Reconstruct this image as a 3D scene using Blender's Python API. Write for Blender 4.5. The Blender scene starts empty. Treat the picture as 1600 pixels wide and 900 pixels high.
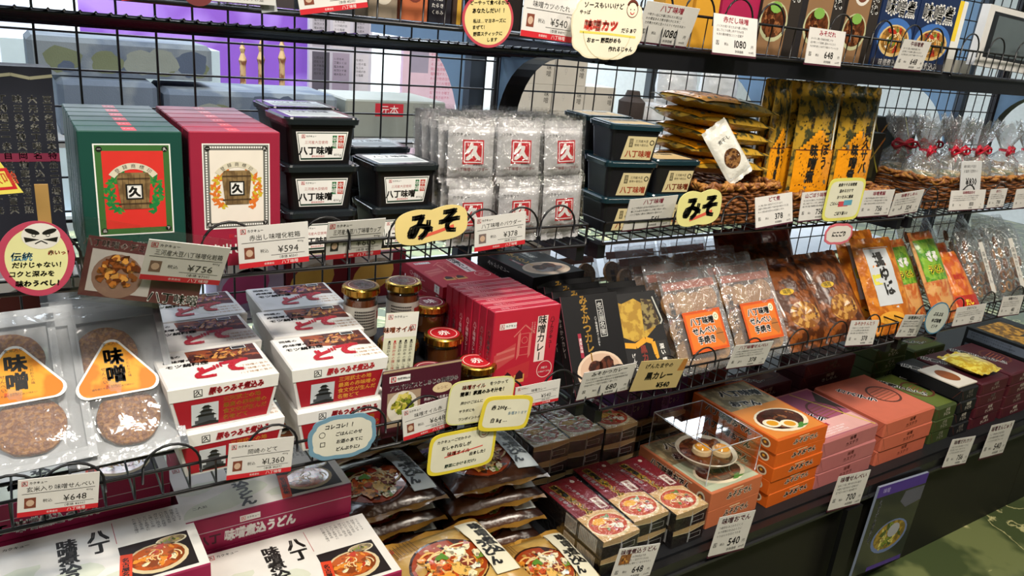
import bpy, math, random
from mathutils import Vector, Matrix, noise

# ---------------------------------------------------------------- camera, world, lights, exposure
SC = bpy.context.scene
COL = SC.collection
FPX = 1198.54
CX = Vector((0.841755, -0.532016, 0.091689))        # camera right in the world
CD = Vector((-0.097466, -0.316811, -0.943468))      # camera down
CF = Vector((0.530988, 0.785232, -0.318531))        # camera forward
CAM = Vector((0, 0, 1.3))
cd = bpy.data.cameras.new('camera'); cam = bpy.data.objects.new('camera', cd); COL.objects.link(cam)
cd.sensor_width = 36; cd.lens = FPX / 1600 * 36; cd.clip_start = .02
cam.matrix_world = Matrix(((CX.x, -CD.x, -CF.x, CAM.x), (CX.y, -CD.y, -CF.y, CAM.y), (CX.z, -CD.z, -CF.z, CAM.z), (0, 0, 0, 1)))
SC.camera = cam
SC.view_settings.view_transform = 'Standard'; SC.view_settings.look = 'None'
SC.view_settings.gamma = 1; SC.view_settings.use_curve_mapping = False
SC.view_settings.exposure = 0.0
SC.cycles.max_bounces = 7; SC.cycles.transparent_max_bounces = 24; SC.cycles.diffuse_bounces = 3
SC.cycles.caustics_reflective = False; SC.cycles.caustics_refractive = False; SC.cycles.sample_clamp_indirect = 3
W = bpy.data.worlds.new('world'); SC.world = W; W.use_nodes = True
W.node_tree.nodes['Background'].inputs[0].default_value = (.55, .62, .75, 1)
W.node_tree.nodes['Background'].inputs[1].default_value = .10

def light(loc, aim, size, power, color, sy=None):
    l = bpy.data.lights.new('ceiling_light', 'AREA'); l.size = size; l.energy = power; l.color = color
    if sy: l.shape = 'RECTANGLE'; l.size_y = sy
    o = bpy.data.objects.new('ceiling_light', l); COL.objects.link(o); o.location = loc
    o.rotation_euler = (Vector(aim) - Vector(loc)).to_track_quat('-Z', 'Y').to_euler()
    o.visible_camera = True
light((.3, -.22, 2.78), (.45, .9, .9), .32, 56, (1, .93, .82))       # shop ceiling lamps on the customer side
light((2.0, -.3, 2.78), (1.7, .9, .8), .35, 27, (1, .90, .76))
light((-1.3, -.6, 2.75), (.2, 1, 1.0), .6, 22, (1, .96, .9))
light((3.9, -.4, 2.75), (3.2, 1.1, .7), .5, 13, (1, .92, .8))
light((.9, 4.2, 2.8), (.9, 4.6, 0), 2.2, 190, (.84, .92, 1), 1.4)     # cool bright hall behind the racks
light((3.8, 4.2, 2.8), (3.8, 4.4, 0), 2.2, 110, (.84, .92, 1), 1.4)
light((.6, 2.3, 2.8), (.5, 2.2, 0), 1.2, 34, (.78, .88, 1), .8)
light((-1.4, 2.6, 2.8), (-1.2, 3.4, 0), 1.6, 80, (.85, .92, 1), 1.2)

def at(px, py, X=None, Y=None, Z=None):             # a point of the room seen at a pixel, on one plane
    d = CX * ((px - 800) / FPX) + CD * ((py - 450) / FPX) + CF
    t = X / d.x if X is not None else (Y / d.y if Y is not None else (Z - CAM.z) / d.z)
    return CAM + d * t

# ---------------------------------------------------------------- materials
def lin(h):
    c = [int(h[i:i + 2], 16) / 255 for i in (0, 2, 4)]
    return [x / 12.92 if x <= .04045 else ((x + .055) / 1.055) ** 2.4 for x in c] + [1]
MATS = {}
def mat(h, kind='paper', h2=None, scale=30, th=.5):
    key = (h, kind, h2, scale, th)
    if key in MATS: return MATS[key]
    m = bpy.data.materials.new('%s_%s' % (kind, h)); m.use_nodes = True; nt = m.node_tree; N = nt.nodes; L = nt.links
    b = N['Principled BSDF']
    rough = {'paper': .55, 'card': .52, 'gloss': .22, 'foil': .28, 'metal': .25, 'wire': .38, 'black': .3, 'ink': .5, 'cloth': .9, 'wall': .8, 'wood': .5}.get(kind, .5)
    b.inputs['Roughness'].default_value = rough
    tc = N.new('ShaderNodeTexCoord'); nz = N.new('ShaderNodeTexNoise')
    nz.inputs['Scale'].default_value = scale; nz.inputs['Detail'].default_value = 3
    L.new(tc.outputs['Object'], nz.inputs['Vector'])
    if kind == 'card': b.inputs['Specular IOR Level'].default_value = .32
    c = lin(h)
    mix = N.new('ShaderNodeMix'); mix.data_type = 'RGBA'
    if h2:
        r = N.new('ShaderNodeValToRGB'); r.color_ramp.elements[0].position = th - .04; r.color_ramp.elements[1].position = th + .04
        L.new(nz.outputs[0], r.inputs[0]); L.new(r.outputs[0], mix.inputs[0])
        mix.inputs[6].default_value = c; mix.inputs[7].default_value = lin(h2)
    else:
        L.new(nz.outputs[0], mix.inputs[0])
        mix.inputs[6].default_value = [x * .9 for x in c[:3]] + [1]; mix.inputs[7].default_value = [min(1, x * 1.08) for x in c[:3]] + [1]
    L.new(mix.outputs[2], b.inputs['Base Color'])
    if kind == 'metal': b.inputs['Metallic'].default_value = 1
    if kind == 'foil': b.inputs['Coat Weight'].default_value = .4; b.inputs['Coat Roughness'].default_value = .12
    if kind == 'gloss': b.inputs['Coat Weight'].default_value = .3; b.inputs['Coat Roughness'].default_value = .08
    if kind in ('foil', 'cloth', 'crumb'):
        n2 = N.new('ShaderNodeTexNoise'); n2.inputs['Scale'].default_value = {'foil': 45, 'cloth': 400, 'crumb': 190}[kind]; n2.inputs['Detail'].default_value = 2
        L.new(tc.outputs['Object'], n2.inputs['Vector'])
        bp = N.new('ShaderNodeBump'); bp.inputs['Strength'].default_value = .5; bp.inputs['Distance'].default_value = {'foil': .006, 'cloth': .001, 'crumb': .007}[kind]
        L.new(n2.outputs[0], bp.inputs['Height']); L.new(bp.outputs[0], b.inputs['Normal'])
    if kind == 'emit':
        b.inputs['Emission Color'].default_value = c; b.inputs['Emission Strength'].default_value = 1.2
    MATS[key] = m
    return m
def film(name='film', tint='FFFFFF', gl=.16, rough=.08, bump=1.0, scale=55, haze=.0):
    key = (name, tint, gl, rough, bump, scale, haze)
    if key in MATS: return MATS[key]
    m = bpy.data.materials.new(name); m.use_nodes = True; nt = m.node_tree; N = nt.nodes; L = nt.links; N.clear()
    out = N.new('ShaderNodeOutputMaterial'); tr = N.new('ShaderNodeBsdfTransparent'); g = N.new('ShaderNodeBsdfGlossy')
    tr.inputs[0].default_value = lin(tint); g.inputs['Roughness'].default_value = rough
    fr = N.new('ShaderNodeFresnel'); ge = N.new('ShaderNodeNewGeometry'); io = N.new('ShaderNodeMapRange'); io.inputs[3].default_value = 1.42; io.inputs[4].default_value = 1 / 1.42
    L.new(ge.outputs['Backfacing'], io.inputs[0]); L.new(io.outputs[0], fr.inputs[0])
    tc = N.new('ShaderNodeTexCoord'); nz = N.new('ShaderNodeTexNoise'); nz.inputs['Scale'].default_value = scale; nz.inputs['Detail'].default_value = 3; nz.inputs['Distortion'].default_value = .8
    bp = N.new('ShaderNodeBump'); bp.inputs['Strength'].default_value = bump; bp.inputs['Distance'].default_value = .006
    L.new(tc.outputs['Object'], nz.inputs['Vector']); L.new(nz.outputs[0], bp.inputs['Height'])
    L.new(bp.outputs[0], g.inputs['Normal']); L.new(bp.outputs[0], fr.inputs['Normal'])
    a = N.new('ShaderNodeMath'); a.operation = 'MULTIPLY_ADD'; a.inputs[1].default_value = 1.0; a.inputs[2].default_value = gl * .25
    L.new(fr.outputs[0], a.inputs[0])
    mx = N.new('ShaderNodeMixShader'); L.new(a.outputs[0], mx.inputs[0]); L.new(tr.outputs[0], mx.inputs[1]); L.new(g.outputs[0], mx.inputs[2])
    last = mx
    if haze:
        df = N.new('ShaderNodeBsdfDiffuse'); df.inputs[0].default_value = (.8, .82, .85, 1)
        m2 = N.new('ShaderNodeMixShader'); m2.inputs[0].default_value = haze
        L.new(mx.outputs[0], m2.inputs[1]); L.new(df.outputs[0], m2.inputs[2]); last = m2
    L.new(last.outputs[0], out.inputs[0])
    MATS[key] = m
    return m
WHITE = mat('F0EEEA'); INK = mat('15130F', 'ink'); RED = mat('C8202C'); WINE = mat('7A1E34', 'card'); BLK = mat('17171A', 'black'); WIRE = mat('101014', 'wire')
CREAM = mat('EFE6CC'); GOLD = mat('C9A24A', 'metal'); GREY = mat('8C8C8C')
CLEAR = film('clear_film'); CLEAR2 = film('clear_acrylic', gl=.2, bump=.02, scale=3, rough=.03)

# ---------------------------------------------------------------- frames and mesh builder
class F:
    def __init__(s, o, U, V, fn=None):
        s.o = Vector(o); s.U = Vector(U).normalized(); s.V = Vector(V).normalized(); s.N = s.U.cross(s.V).normalized(); s.fn = fn; s.ls = .00022 if fn else .00007
    def p(s, u, v, h=0):
        if s.fn: return Vector(s.fn(u, v, h))
        return s.o + s.U * u + s.V * v + s.N * h
    def sub(s, u, v, a=0):
        c, t = math.cos(a), math.sin(a)
        if s.fn:
            f = s.fn
            return F((0, 0, 0), (1, 0, 0), (0, 1, 0), lambda x, y, h: f(u + x * c - y * t, v + x * t + y * c, h))
        return F(s.p(u, v), s.U * c + s.V * t, s.V * c - s.U * t)
def front(w, y=0, z=0): return F((-w / 2, y, z), (1, 0, 0), (0, 0, 1))          # local front face, u right, v up
def top(w, d, z): return F((-w / 2, 0, z), (1, 0, 0), (0, 1, 0))                 # u right, v into the shelf
def lside(w, d): return F((-w / 2, d, 0), (0, -1, 0), (0, 0, 1))
def rside(w, d): return F((w / 2, 0, 0), (0, 1, 0), (0, 0, 1))

GL = {}
TC = bpy.data.curves.new('glyph', 'FONT'); TO = bpy.data.objects.new('glyph', TC); COL.objects.link(TO)
def glyph(ch, bold, res):
    k = (ch, bold, res)
    if k in GL: return GL[k]
    TC.body = ch; TC.offset = bold; TC.resolution_u = res; TC.size = 1
    dg = bpy.context.evaluated_depsgraph_get(); dg.update()
    e = TO.evaluated_get(dg); me = e.to_mesh()
    vs = [(v.co.x, v.co.y) for v in me.vertices]; fs = [tuple(p.vertices) for p in me.polygons]
    e.to_mesh_clear()
    wid = (max(x for x, _ in vs) + .07) if vs else .3
    if ord(ch) > 0x2000: wid = 1.0
    elif vs:
        x0 = min(x for x, _ in vs); vs = [(x - x0 + .04, y) for x, y in vs]; wid = max(x for x, _ in vs) + .05
    GL[k] = (vs, fs, wid)
    return GL[k]
TILT = {'ー', '〜', '…'}
class M:
    def __init__(s): s.v = []; s.f = []; s.i = []; s.s = []; s.m = []
    def add(s, vs, fs, m, sm=False):
        o = len(s.v); s.v += [tuple(a) for a in vs]
        if m not in s.m: s.m.append(m)
        k = s.m.index(m)
        for a in fs: s.f.append(tuple(b + o for b in a)); s.i.append(k); s.s.append(sm)
        return s
    def box(s, x0, x1, y0, y1, z0, z1, m):
        vs = [(x, y, z) for z in (z0, z1) for y in (y0, y1) for x in (x0, x1)]
        return s.add(vs, [(0, 2, 3, 1), (4, 5, 7, 6), (0, 1, 5, 4), (2, 6, 7, 3), (0, 4, 6, 2), (1, 3, 7, 5)], m)
    def bbox(s, x0, x1, y0, y1, z0, z1, m, b=.0012):     # box with chamfered vertical and top edges
        o = lambda i: [(x0 + i, y0 + b + 0), (x0 + b, y0 + i), (x1 - b, y0 + i), (x1 - i, y0 + b), (x1 - i, y1 - b), (x1 - b, y1 - i), (x0 + b, y1 - i), (x0 + i, y1 - b)]
        vs = [(x, y, z0) for x, y in o(0)] + [(x, y, z1 - b) for x, y in o(0)] + [(x, y, z1) for x, y in [(x0 + b, y0 + b), (x0 + b, y0 + b), (x1 - b, y0 + b), (x1 - b, y0 + b), (x1 - b, y1 - b), (x1 - b, y1 - b), (x0 + b, y1 - b), (x0 + b, y1 - b)]]
        fs = [tuple(range(7, -1, -1)), (17, 19, 21, 23)]
        for k in (0, 8):
            for j in range(8):
                a = (k + j, k + (j + 1) % 8, k + 8 + (j + 1) % 8, k + 8 + j)
                fs.append(a)
        return s.add(vs, fs, m)
    def tbox(s, w0, d0, w1, d1, z0, z1, m, y=0, cap=True):  # tapered box centred on x = 0, y
        vs = [(sx * w0 / 2, y + sy * d0 / 2, z0) for sy in (-1, 1) for sx in (-1, 1)] + [(sx * w1 / 2, y + sy * d1 / 2, z1) for sy in (-1, 1) for sx in (-1, 1)]
        fs = [(0, 1, 5, 4), (2, 6, 7, 3), (0, 4, 6, 2), (1, 3, 7, 5)]
        if cap: fs += [(0, 2, 3, 1), (4, 5, 7, 6)]
        return s.add(vs, fs, m)
    def rtbox(s, w0, d0, w1, d1, z0, z1, r, m, y=0, n=4):   # the same with rounded corners
        def ring(w, d, z):
            o = []
            for cx, cy, a0 in ((1, -1, -90), (1, 1, 0), (-1, 1, 90), (-1, -1, 180)):
                for k in range(n + 1):
                    a = math.radians(a0 + 90 * k / n); o.append((cx * (w / 2 - r) + r * math.cos(a), y + cy * (d / 2 - r) + r * math.sin(a), z))
            return o
        a, b = ring(w0, d0, z0), ring(w1, d1, z1); q = len(a)
        fs = [(k, (k + 1) % q, q + (k + 1) % q, q + k) for k in range(q)] + [tuple(range(q - 1, -1, -1)), tuple(range(q, 2 * q))]
        return s.add(a + b, fs, m)
    def lathe(s, prof, n, m, cx=0, cy=0, ms=None, sm=True):
        for j in range(len(prof) - 1):
            (r0, z0), (r1, z1) = prof[j], prof[j + 1]
            vs = [(cx + r * math.cos(6.28318 * k / n), cy + r * math.sin(6.28318 * k / n), z) for r, z in ((r0, z0), (r1, z1)) for k in range(n)]
            s.add(vs, [(k, (k + 1) % n, n + (k + 1) % n, n + k) for k in range(n)], ms[j] if ms else m, sm)
        return s
    def tube(s, pts, r, m, n=5, closed=False):
        pts = [Vector(p) for p in pts]; q = len(pts); vs = []
        for i, p in enumerate(pts):
            t = (pts[(i + 1) % q if closed else min(i + 1, q - 1)] - pts[(i - 1) % q if closed else max(i - 1, 0)]).normalized()
            a = t.cross(Vector((0, 0, 1)) if abs(t.z) < .9 else Vector((1, 0, 0))).normalized(); b = t.cross(a)
            vs += [p + (a * math.cos(6.28318 * k / n) + b * math.sin(6.28318 * k / n)) * r for k in range(n)]
        fs = [(i * n + k, i * n + (k + 1) % n, ((i + 1) % q) * n + (k + 1) % n, ((i + 1) % q) * n + k) for i in range(q if closed else q - 1) for k in range(n)]
        if not closed: fs += [tuple(range(n)), tuple(range(q * n - 1, q * n - n - 1, -1))]
        return s.add(vs, fs, m, True)
    def slab(s, f, pts, th, m, mb=None):                    # outline extruded backwards by th
        q = len(pts); fr_ = [f.p(u, v, 0) for u, v in pts]; bk = [f.p(u, v, -th) for u, v in pts]
        s.add(fr_, [tuple(range(q))], m)
        s.add(fr_ + bk, [tuple(range(2 * q - 1, q - 1, -1))] + [(k, q + k, q + (k + 1) % q, (k + 1) % q) for k in range(q)], mb or m)
        return s
    def poly(s, f, pts, m, k=1):
        return s.add([f.p(u, v, k * f.ls) for u, v in pts], [tuple(range(len(pts)))], m)
    def rect(s, f, u0, v0, u1, v1, m, k=1, n=1):
        if f.fn and n == 1: n = 8
        vs = [f.p(u0 + (u1 - u0) * i / n, v0 + (v1 - v0) * j / n, k * f.ls) for j in range(n + 1) for i in range(n + 1)]
        return s.add(vs, [(j * (n + 1) + i, j * (n + 1) + i + 1, (j + 1) * (n + 1) + i + 1, (j + 1) * (n + 1) + i) for j in range(n) for i in range(n)], m, bool(f.fn))
    def ring(s, f, u0, v0, u1, v1, t, m, k=1):
        for a in ((u0, v0, u1, v0 + t), (u0, v1 - t, u1, v1), (u0, v0 + t, u0 + t, v1 - t), (u1 - t, v0 + t, u1, v1 - t)): s.rect(f, *a, m, k)
        return s
    def ell(s, f, cu, cv, ru, rv, m, k=1, n=20, a=0, wob=0, seed=0, a0=0, a1=6.28318):
        rr = random.Random(seed); full = a1 - a0 > 6.2
        ph = [rr.uniform(0, 6.28) for _ in range(4)]
        def pt(t, q):
            w = 1 + wob * (math.sin(3 * t + ph[0]) + math.sin(5 * t + ph[1]) * .7 + math.sin(8 * t + ph[2]) * .5)
            x, y = ru * math.cos(t) * w * q, rv * math.sin(t) * w * q
            return f.p(cu + x * math.cos(a) - y * math.sin(a), cv + x * math.sin(a) + y * math.cos(a), k * f.ls)
        q = n if full else n + 1
        vs = [f.p(cu, cv, k * f.ls)] + [pt(a0 + (a1 - a0) * j / n, .55) for j in range(q)] + [pt(a0 + (a1 - a0) * j / n, 1) for j in range(q)]
        fs = []
        for j in range(n):
            b = (j + 1) % q
            fs += [(0, 1 + j, 1 + b), (1 + j, 1 + q + j, 1 + q + b, 1 + b)]
        return s.add(vs, fs, m)
    def arc(s, f, cu, cv, r0, r1, a0, a1, m, k=1, n=14):
        vs = []
        for j in range(n + 1):
            t = a0 + (a1 - a0) * j / n
            vs += [f.p(cu + r0 * math.cos(t), cv + r0 * math.sin(t), k * f.ls), f.p(cu + r1 * math.cos(t), cv + r1 * math.sin(t), k * f.ls)]
        return s.add(vs, [(2 * j, 2 * j + 1, 2 * j + 3, 2 * j + 2) for j in range(n)], m)
    def line(s, f, pts, w, m, k=2):
        for (a, b), (c, d) in zip(pts, pts[1:]):
            L = math.hypot(c - a, d - b) or 1; nx, ny = -(d - b) / L * w / 2, (c - a) / L * w / 2
            s.poly(f, [(a - nx, b - ny), (c - nx, d - ny), (c + nx, d + ny), (a + nx, b + ny)], m, k)
        return s
    def txt(s, f, t, u, v, size, m, k=3, vert=False, al='c', bold=.0, W=None, res=1, a=0, slant=0, step=1.0):
        g = [glyph(c, 0, res) for c in t]; sh = [(0, 0)] if bold < .015 else [(-bold, -bold * .7), (bold, bold * .7), (bold * .8, -bold), (-bold * .8, bold)]
        ca, sa = math.cos(a), math.sin(a)
        if vert:
            H = len(t) * step; sx = 1
            for n_, (c, (vs, fs, w)) in enumerate(zip(t, g)):
                cy = (H / 2 - (n_ + .5) * step) if al == 'c' else -(n_ + .5) * step
                pts = []
                for x, y in vs:
                    x, y = x - w / 2, y - .36
                    if c in TILT: x, y = -y, -x
                    x *= size * (W or 1); y = (y + cy) * size; pts.append((x, y))
                for dx, dy in sh: s.add([f.p(u + (x + dx * size) * ca - (y + dy * size) * sa, v + (x + dx * size) * sa + (y + dy * size) * ca, k * f.ls) for x, y in pts], fs, m)
            return s
        tot = sum(w for _, _, w in g); sc = 1 if W is None else W / (tot * size)
        x0 = -tot / 2 if al == 'c' else (0 if al == 'l' else -tot)
        for vs, fs, w in g:
            pts = [((x + x0 + slant * y) * size * sc, (y - .36) * size) for x, y in vs]
            for dx, dy in sh: s.add([f.p(u + (x + dx * size) * ca - (y + dy * size) * sa, v + (x + dx * size) * sa + (y + dy * size) * ca, k * f.ls) for x, y in pts], fs, m)
            x0 += w
        return s
    def mesh(s, name):
        me = bpy.data.meshes.new(name); me.from_pydata(s.v, [], s.f)
        for m in s.m: me.materials.append(m)
        me.polygons.foreach_set('material_index', s.i); me.polygons.foreach_set('use_smooth', s.s)
        me.update()
        return me

# ---------------------------------------------------------------- things, parts, copies
def setp(o, label, cat, group=None, kind=None):
    if label: o['label'] = label
    if cat: o['category'] = cat
    if group: o['group'] = group
    if kind: o['kind'] = kind
def link(name, data, parent=None, loc=None, rot=None):
    o = bpy.data.objects.new(name, data); COL.objects.link(o)
    if parent: o.parent = parent
    if loc is not None: o.location = loc
    if rot is not None: o.rotation_euler = rot
    return o
PROTO = {}
def put(kind, name, label, cat, loc, rot=(0, 0, 0), group=None, sc=None):
    """One thing. kind: a key of PROTO whose value is [(part, M or mesh, [(subpart, M)])]; the first use turns builders into meshes, later uses copy."""
    pr = PROTO[kind]
    for j, p in enumerate(pr):
        if isinstance(p[1], M):
            pr[j] = (p[0], p[1].mesh(p[0] if len(pr) > 1 else name), [(q[0], q[1].mesh(q[0])) for q in (p[2] if len(p) > 2 else [])])
    if len(pr) == 1 and not pr[0][2]:
        o = link(name, pr[0][1], None, loc, rot)
    elif len(pr) == 1:
        o = link(name, pr[0][1], None, loc, rot)
        for q in pr[0][2]: link(q[0], q[1], o)
    else:
        o = link(name, None, None, loc, rot)
        for p in pr:
            c = link(p[0], p[1], o)
            for q in p[2]: link(q[0], q[1], c)
    if sc: o.scale = sc if isinstance(sc, (tuple, list)) else (sc, sc, sc)
    setp(o, label, cat, group)
    return o
def one(name, m, label, cat, loc=(0, 0, 0), rot=(0, 0, 0), group=None, parts=()):
    o = link(name, m.mesh(name), None, loc, rot); setp(o, label, cat, group)
    for q in parts:
        c = link(q[0], q[1].mesh(q[0]), o)
        if len(q) > 2: c['label'] = q[2]
    return o
def struct(name, m, parent=None):
    o = link(name, m.mesh(name), parent)
    if not parent: o['kind'] = 'structure'
    return o
def anchor(px, py, w, d, h, yaw=0, where='ftl', **pl):   # origin of a box-like thing (front bottom middle) from where one of its corners stands
    P = at(px, py, **pl); c, s_ = math.cos(yaw), math.sin(yaw)
    lx = {'l': -w / 2, 'r': w / 2, 'm': 0}[where[2]]; ly = 0 if where[0] == 'f' else d; lz = h if where[1] == 't' else 0
    return P - Vector((lx * c - ly * s_, lx * s_ + ly * c, lz))

# ---------------------------------------------------------------- the room
def marble():
    m = mat('4A5634', 'gloss', '7A8252', 5, .52); nt = m.node_tree; N = nt.nodes; L = nt.links
    b = N['Principled BSDF']; old = b.inputs['Base Color'].links[0].from_socket
    tc = N['Texture Coordinate']; v = N.new('ShaderNodeTexNoise'); v.inputs['Scale'].default_value = 3.2; v.inputs['Detail'].default_value = 6; v.inputs['Distortion'].default_value = 1.2
    L.new(tc.outputs['Object'], v.inputs['Vector'])
    r = N.new('ShaderNodeValToRGB'); e = r.color_ramp.elements; e[0].position = .485; e[0].color = (0, 0, 0, 1); e[1].position = .50; e[1].color = (1, 1, 1, 1)
    e2 = e.new(.515); e2.color = (0, 0, 0, 1)
    L.new(v.outputs[0], r.inputs[0])
    mx = N.new('ShaderNodeMix'); mx.data_type = 'RGBA'; L.new(r.outputs[0], mx.inputs[0]); L.new(old, mx.inputs[6]); mx.inputs[7].default_value = lin('D8D094')
    L.new(mx.outputs[2], b.inputs['Base Color']); b.inputs['Roughness'].default_value = .3
    return m
struct('floor', M().box(-3.5, 8, -3.2, 6, -.1, 0, marble()))
WALL = mat('EEF2F6', 'wall')
struct('wall_back', M().box(-3.5, 8, 5.9, 6, 0, 2.9, WALL)); struct('wall_left', M().box(-3.6, -3.5, -3.2, 6, 0, 2.9, WALL))
struct('wall_right', M().box(8, 8.1, -3.2, 6, 0, 2.9, WALL)); struct('wall_front', M().box(-3.5, 8, -3.3, -3.2, 0, 2.9, mat('6E665C', 'wall')))
struct('ceiling', M().box(-3.6, 8.1, -3.3, 6, 2.9, 3, mat('C9CCD0', 'wall')))

# ---------------------------------------------------------------- the double-sided rack: decks, uprights, net panels, wire shelves, brackets
BAYS = [(-1.02, -.12), (-.12, .78), (.78, 1.68), (1.68, 2.58), (2.58, 3.48)]
WHO = ['first', 'udon and cracker', 'curry and oden', 'gift bag', 'far right']
DECKZ = .333
BASE = mat('1B1915', 'card'); NAVY = mat('27323F', 'card'); SLATE = mat('5B7690', 'card')
for k, (a, b) in enumerate(BAYS):
    if k == 0: continue
    m = M().box(a + .001, b - .001, .87, 1.6, 0, DECKZ - .03, BASE)
    d = M().box(a + .001, b - .001, .872, 1.6, DECKZ - .03, DECKZ, mat('1C1D20', 'card'))
    r = M().box(a + .001, b - .001, .852, .87, DECKZ - .036, DECKZ - .004, mat('1A1A1C', 'black')); r.box(a + .001, b - .001, .846, .852, DECKZ - .036, DECKZ - .030, mat('2A2A2C', 'black'))
    one('base_cabinet', m, ['', 'black base cabinet under the noodle boxes', 'black base cabinet under the dark and orange boxes, purple poster at its end', 'black base cabinet behind the purple poster', 'black base cabinet at the far end of the rack'][k], 'cabinet', parts=[('display_deck', d), ('price_rail', r)], group='base cabinets of the rack')
for k, x in enumerate((-.12, .78, 1.68, 2.58)):
    m = M().box(x - .016, x + .016, 1.236, 1.262, DECKZ, 1.75, WIRE).box(x - .016, x + .016, 1.345, 1.37, DECKZ, 1.75, NAVY)
    sl = M()
    for j in range(26): sl.box(x - .004, x + .004, 1.2352, 1.2362, .45 + j * .05, .47 + j * .05, mat('050506'))
    ga = M(); gr = M()
    def gus(mm, y0, s_):        # curved bracket: post, long concave curve, flat top
        def arc(q): return [(y0 - s_ * (.0 + .135 * (1 - math.cos(t * 1.5708 / q))), 1.125 + .135 * math.sin(t * 1.5708 / q)) for t in range(q + 1)]
        o = arc(10) + [(y0 - s_ * .28, 1.262), (y0 - s_ * .28, 1.283), (y0, 1.283)]
        n = len(o); L_ = [(x - .016, y, z) for y, z in o]; R_ = [(x + .026, y, z) for y, z in o]
        mm.add(L_, [tuple(range(n))[::s_]], SLATE); mm.add(R_, [tuple(range(n))[::-s_]], SLATE)
        mm.add(L_ + R_, [(i, (i + 1) % n, n + (i + 1) % n, n + i) for i in range(n)], WIRE)
    gus(ga, 1.236, 1)
    o2 = [(1.37 + .22 * (1 - math.cos(t * .15708)), 1.04 + .22 * math.sin(t * .15708)) for t in range(11)] + [(1.85, 1.262), (1.85, 1.6), (1.37, 1.6)]
    n = len(o2); L_ = [(x - .016, y, z) for y, z in o2]; R_ = [(x + .016, y, z) for y, z in o2]
    gr.add(L_, [tuple(range(n))], SLATE).add(R_, [tuple(range(n))[::-1]], SLATE).add(L_ + R_, [(i, n + i, n + (i + 1) % n, (i + 1) % n) for i in range(n)], SLATE)
    one('shelf_upright', m, ['black rack post outside the view beside the calligraphy hanging', 'black rack post with curved bracket between powder packs and kraft labelled tubs', 'black rack post with curved bracket behind the standing yellow packs', 'black rack post at the far end behind the gift bags'][k], 'rack post', parts=[('slot_row', sl), ('shelf_bracket', ga), ('rear_bracket', gr)])
def net(x0, x1, off, z0, z1, label):
    m = M()
    x = x0 + off
    while x < x1 - .01:
        m.tube([(x, 1.2415, z0), (x, 1.2415, z1)], .0017, WIRE, 4); x += .0497
    z = 1.2415
    while z + .0497 < z1: z += .0497
    while z > z0:
        m.tube([(x0 + .004, 1.245, z), (x1 - .004, 1.245, z)], .0016, WIRE, 4); z -= .0497
    for x in (x0 + .004, x1 - .004): m.tube([(x, 1.2415, z0), (x, 1.2415, z1)], .003, WIRE, 5)
    one('wire_grid_panel', m, label, 'wire grid', group='black wire grid panels of the rack')
net(-.104, .764, .044, .6, 1.62, 'black wire grid behind the green gift boxes and black tubs')
net(.796, 1.664, .048, .6, 1.62, 'black wire grid behind the kraft labelled tubs and yellow packs')
net(1.696, 2.564, .046, .6, 1.62, 'black wire grid behind the ribbon tied gift bags')
net(-1.02, -.136, .046, .6, 1.62, 'black wire grid at the near end outside the view')
def wire_shelf(x0, x1, z, yf, gh, label, hoops=(), beam=False, solid=False):
    x0 += .018; x1 -= .018
    dk = M()
    n = int((x1 - x0) / .03)
    for k in range(n + 1): dk.tube([(x0 + (x1 - x0) * k / n, yf, z), (x0 + (x1 - x0) * k / n, 1.236, z)], .0014, WIRE, 4)
    for y in (yf, yf + .1, yf + .2, 1.232): dk.tube([(x0, y, z - .003), (x1, y, z - .003)], .0028, WIRE, 5)
    g = M(); g.tube([(x0, yf, z), (x0, yf, z + gh)], .0022, WIRE); g.tube([(x1, yf, z), (x1, yf, z + gh)], .0022, WIRE)
    for k in range(1, n): g.tube([(x0 + (x1 - x0) * k / n, yf, z), (x0 + (x1 - x0) * k / n, yf - .002, z + gh)], .0013, WIRE, 4)
    g.tube([(x0, yf - .001, z + gh), (x1, yf - .001, z + gh)], .0022, WIRE)
    for hx in hoops:
        g.tube([(hx + .033 * math.cos(t), yf - .004, z + gh - .012 + (.034 * math.sin(t) + .012 if 0 < t < 3.14 else 0)) for t in [3.1416 * j / 12 for j in range(13)]], .0017, WIRE, 5)
    for x in (x0, x1): g.tube([(x, yf, z + gh), (x, yf + .09, z + gh), (x, yf + .13, z + .004)], .002, WIRE)
    arms = []
    for x in (x0 + .004, x1 - .004):
        ar = M(); arms.append(('support_arm', ar))
        ar.box(x - .0025, x + .0025, yf + .03, 1.236, z - .034, z - .006, mat('20242C', 'card'))
        ar.box(x - .008, x + .008, yf + .005, yf + .03, z - .03, z - .006, WIRE)
        ar.tube([(x, yf + .01, z - .012), (x, 1.236, z - .012)], .004, mat('5A5F66', 'metal'))
    parts = [('front_guard', g)] + arms
    if beam: parts.append(('front_beam', M().box(x0 - .018, x1 + .018, yf + .004, yf + .03, z - .035, z - .001, WIRE)))
    if solid: parts.append(('shelf_board', M().box(x0, x1, yf + .006, 1.232, z - .016, z - .004, NAVY)))
    return one('wire_shelf', dk, label, 'wire shelf', parts=parts)
wire_shelf(-.12, .78, .985, .93, .032, 'black wire shelf holding the green gift boxes, black tubs and powder packs', [.02, .21, .33, .45, .52, .565, .63, .70])
wire_shelf(.78, 1.68, .985, .93, .032, 'black wire shelf holding kraft labelled tubs and wicker baskets', [.98, 1.1, 1.33, 1.46, 1.6])
wire_shelf(1.68, 2.58, .985, .93, .032, 'black wire shelf holding the ribbon tied gift bags', [1.74, 1.9, 2.05, 2.2, 2.35])
wire_shelf(-.12, .78, .727, .88, .034, 'black wire shelf holding crackers, white boxes, jars and curry', [-.04, .02, .125, .245, .37, .46, .6, .7])
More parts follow.
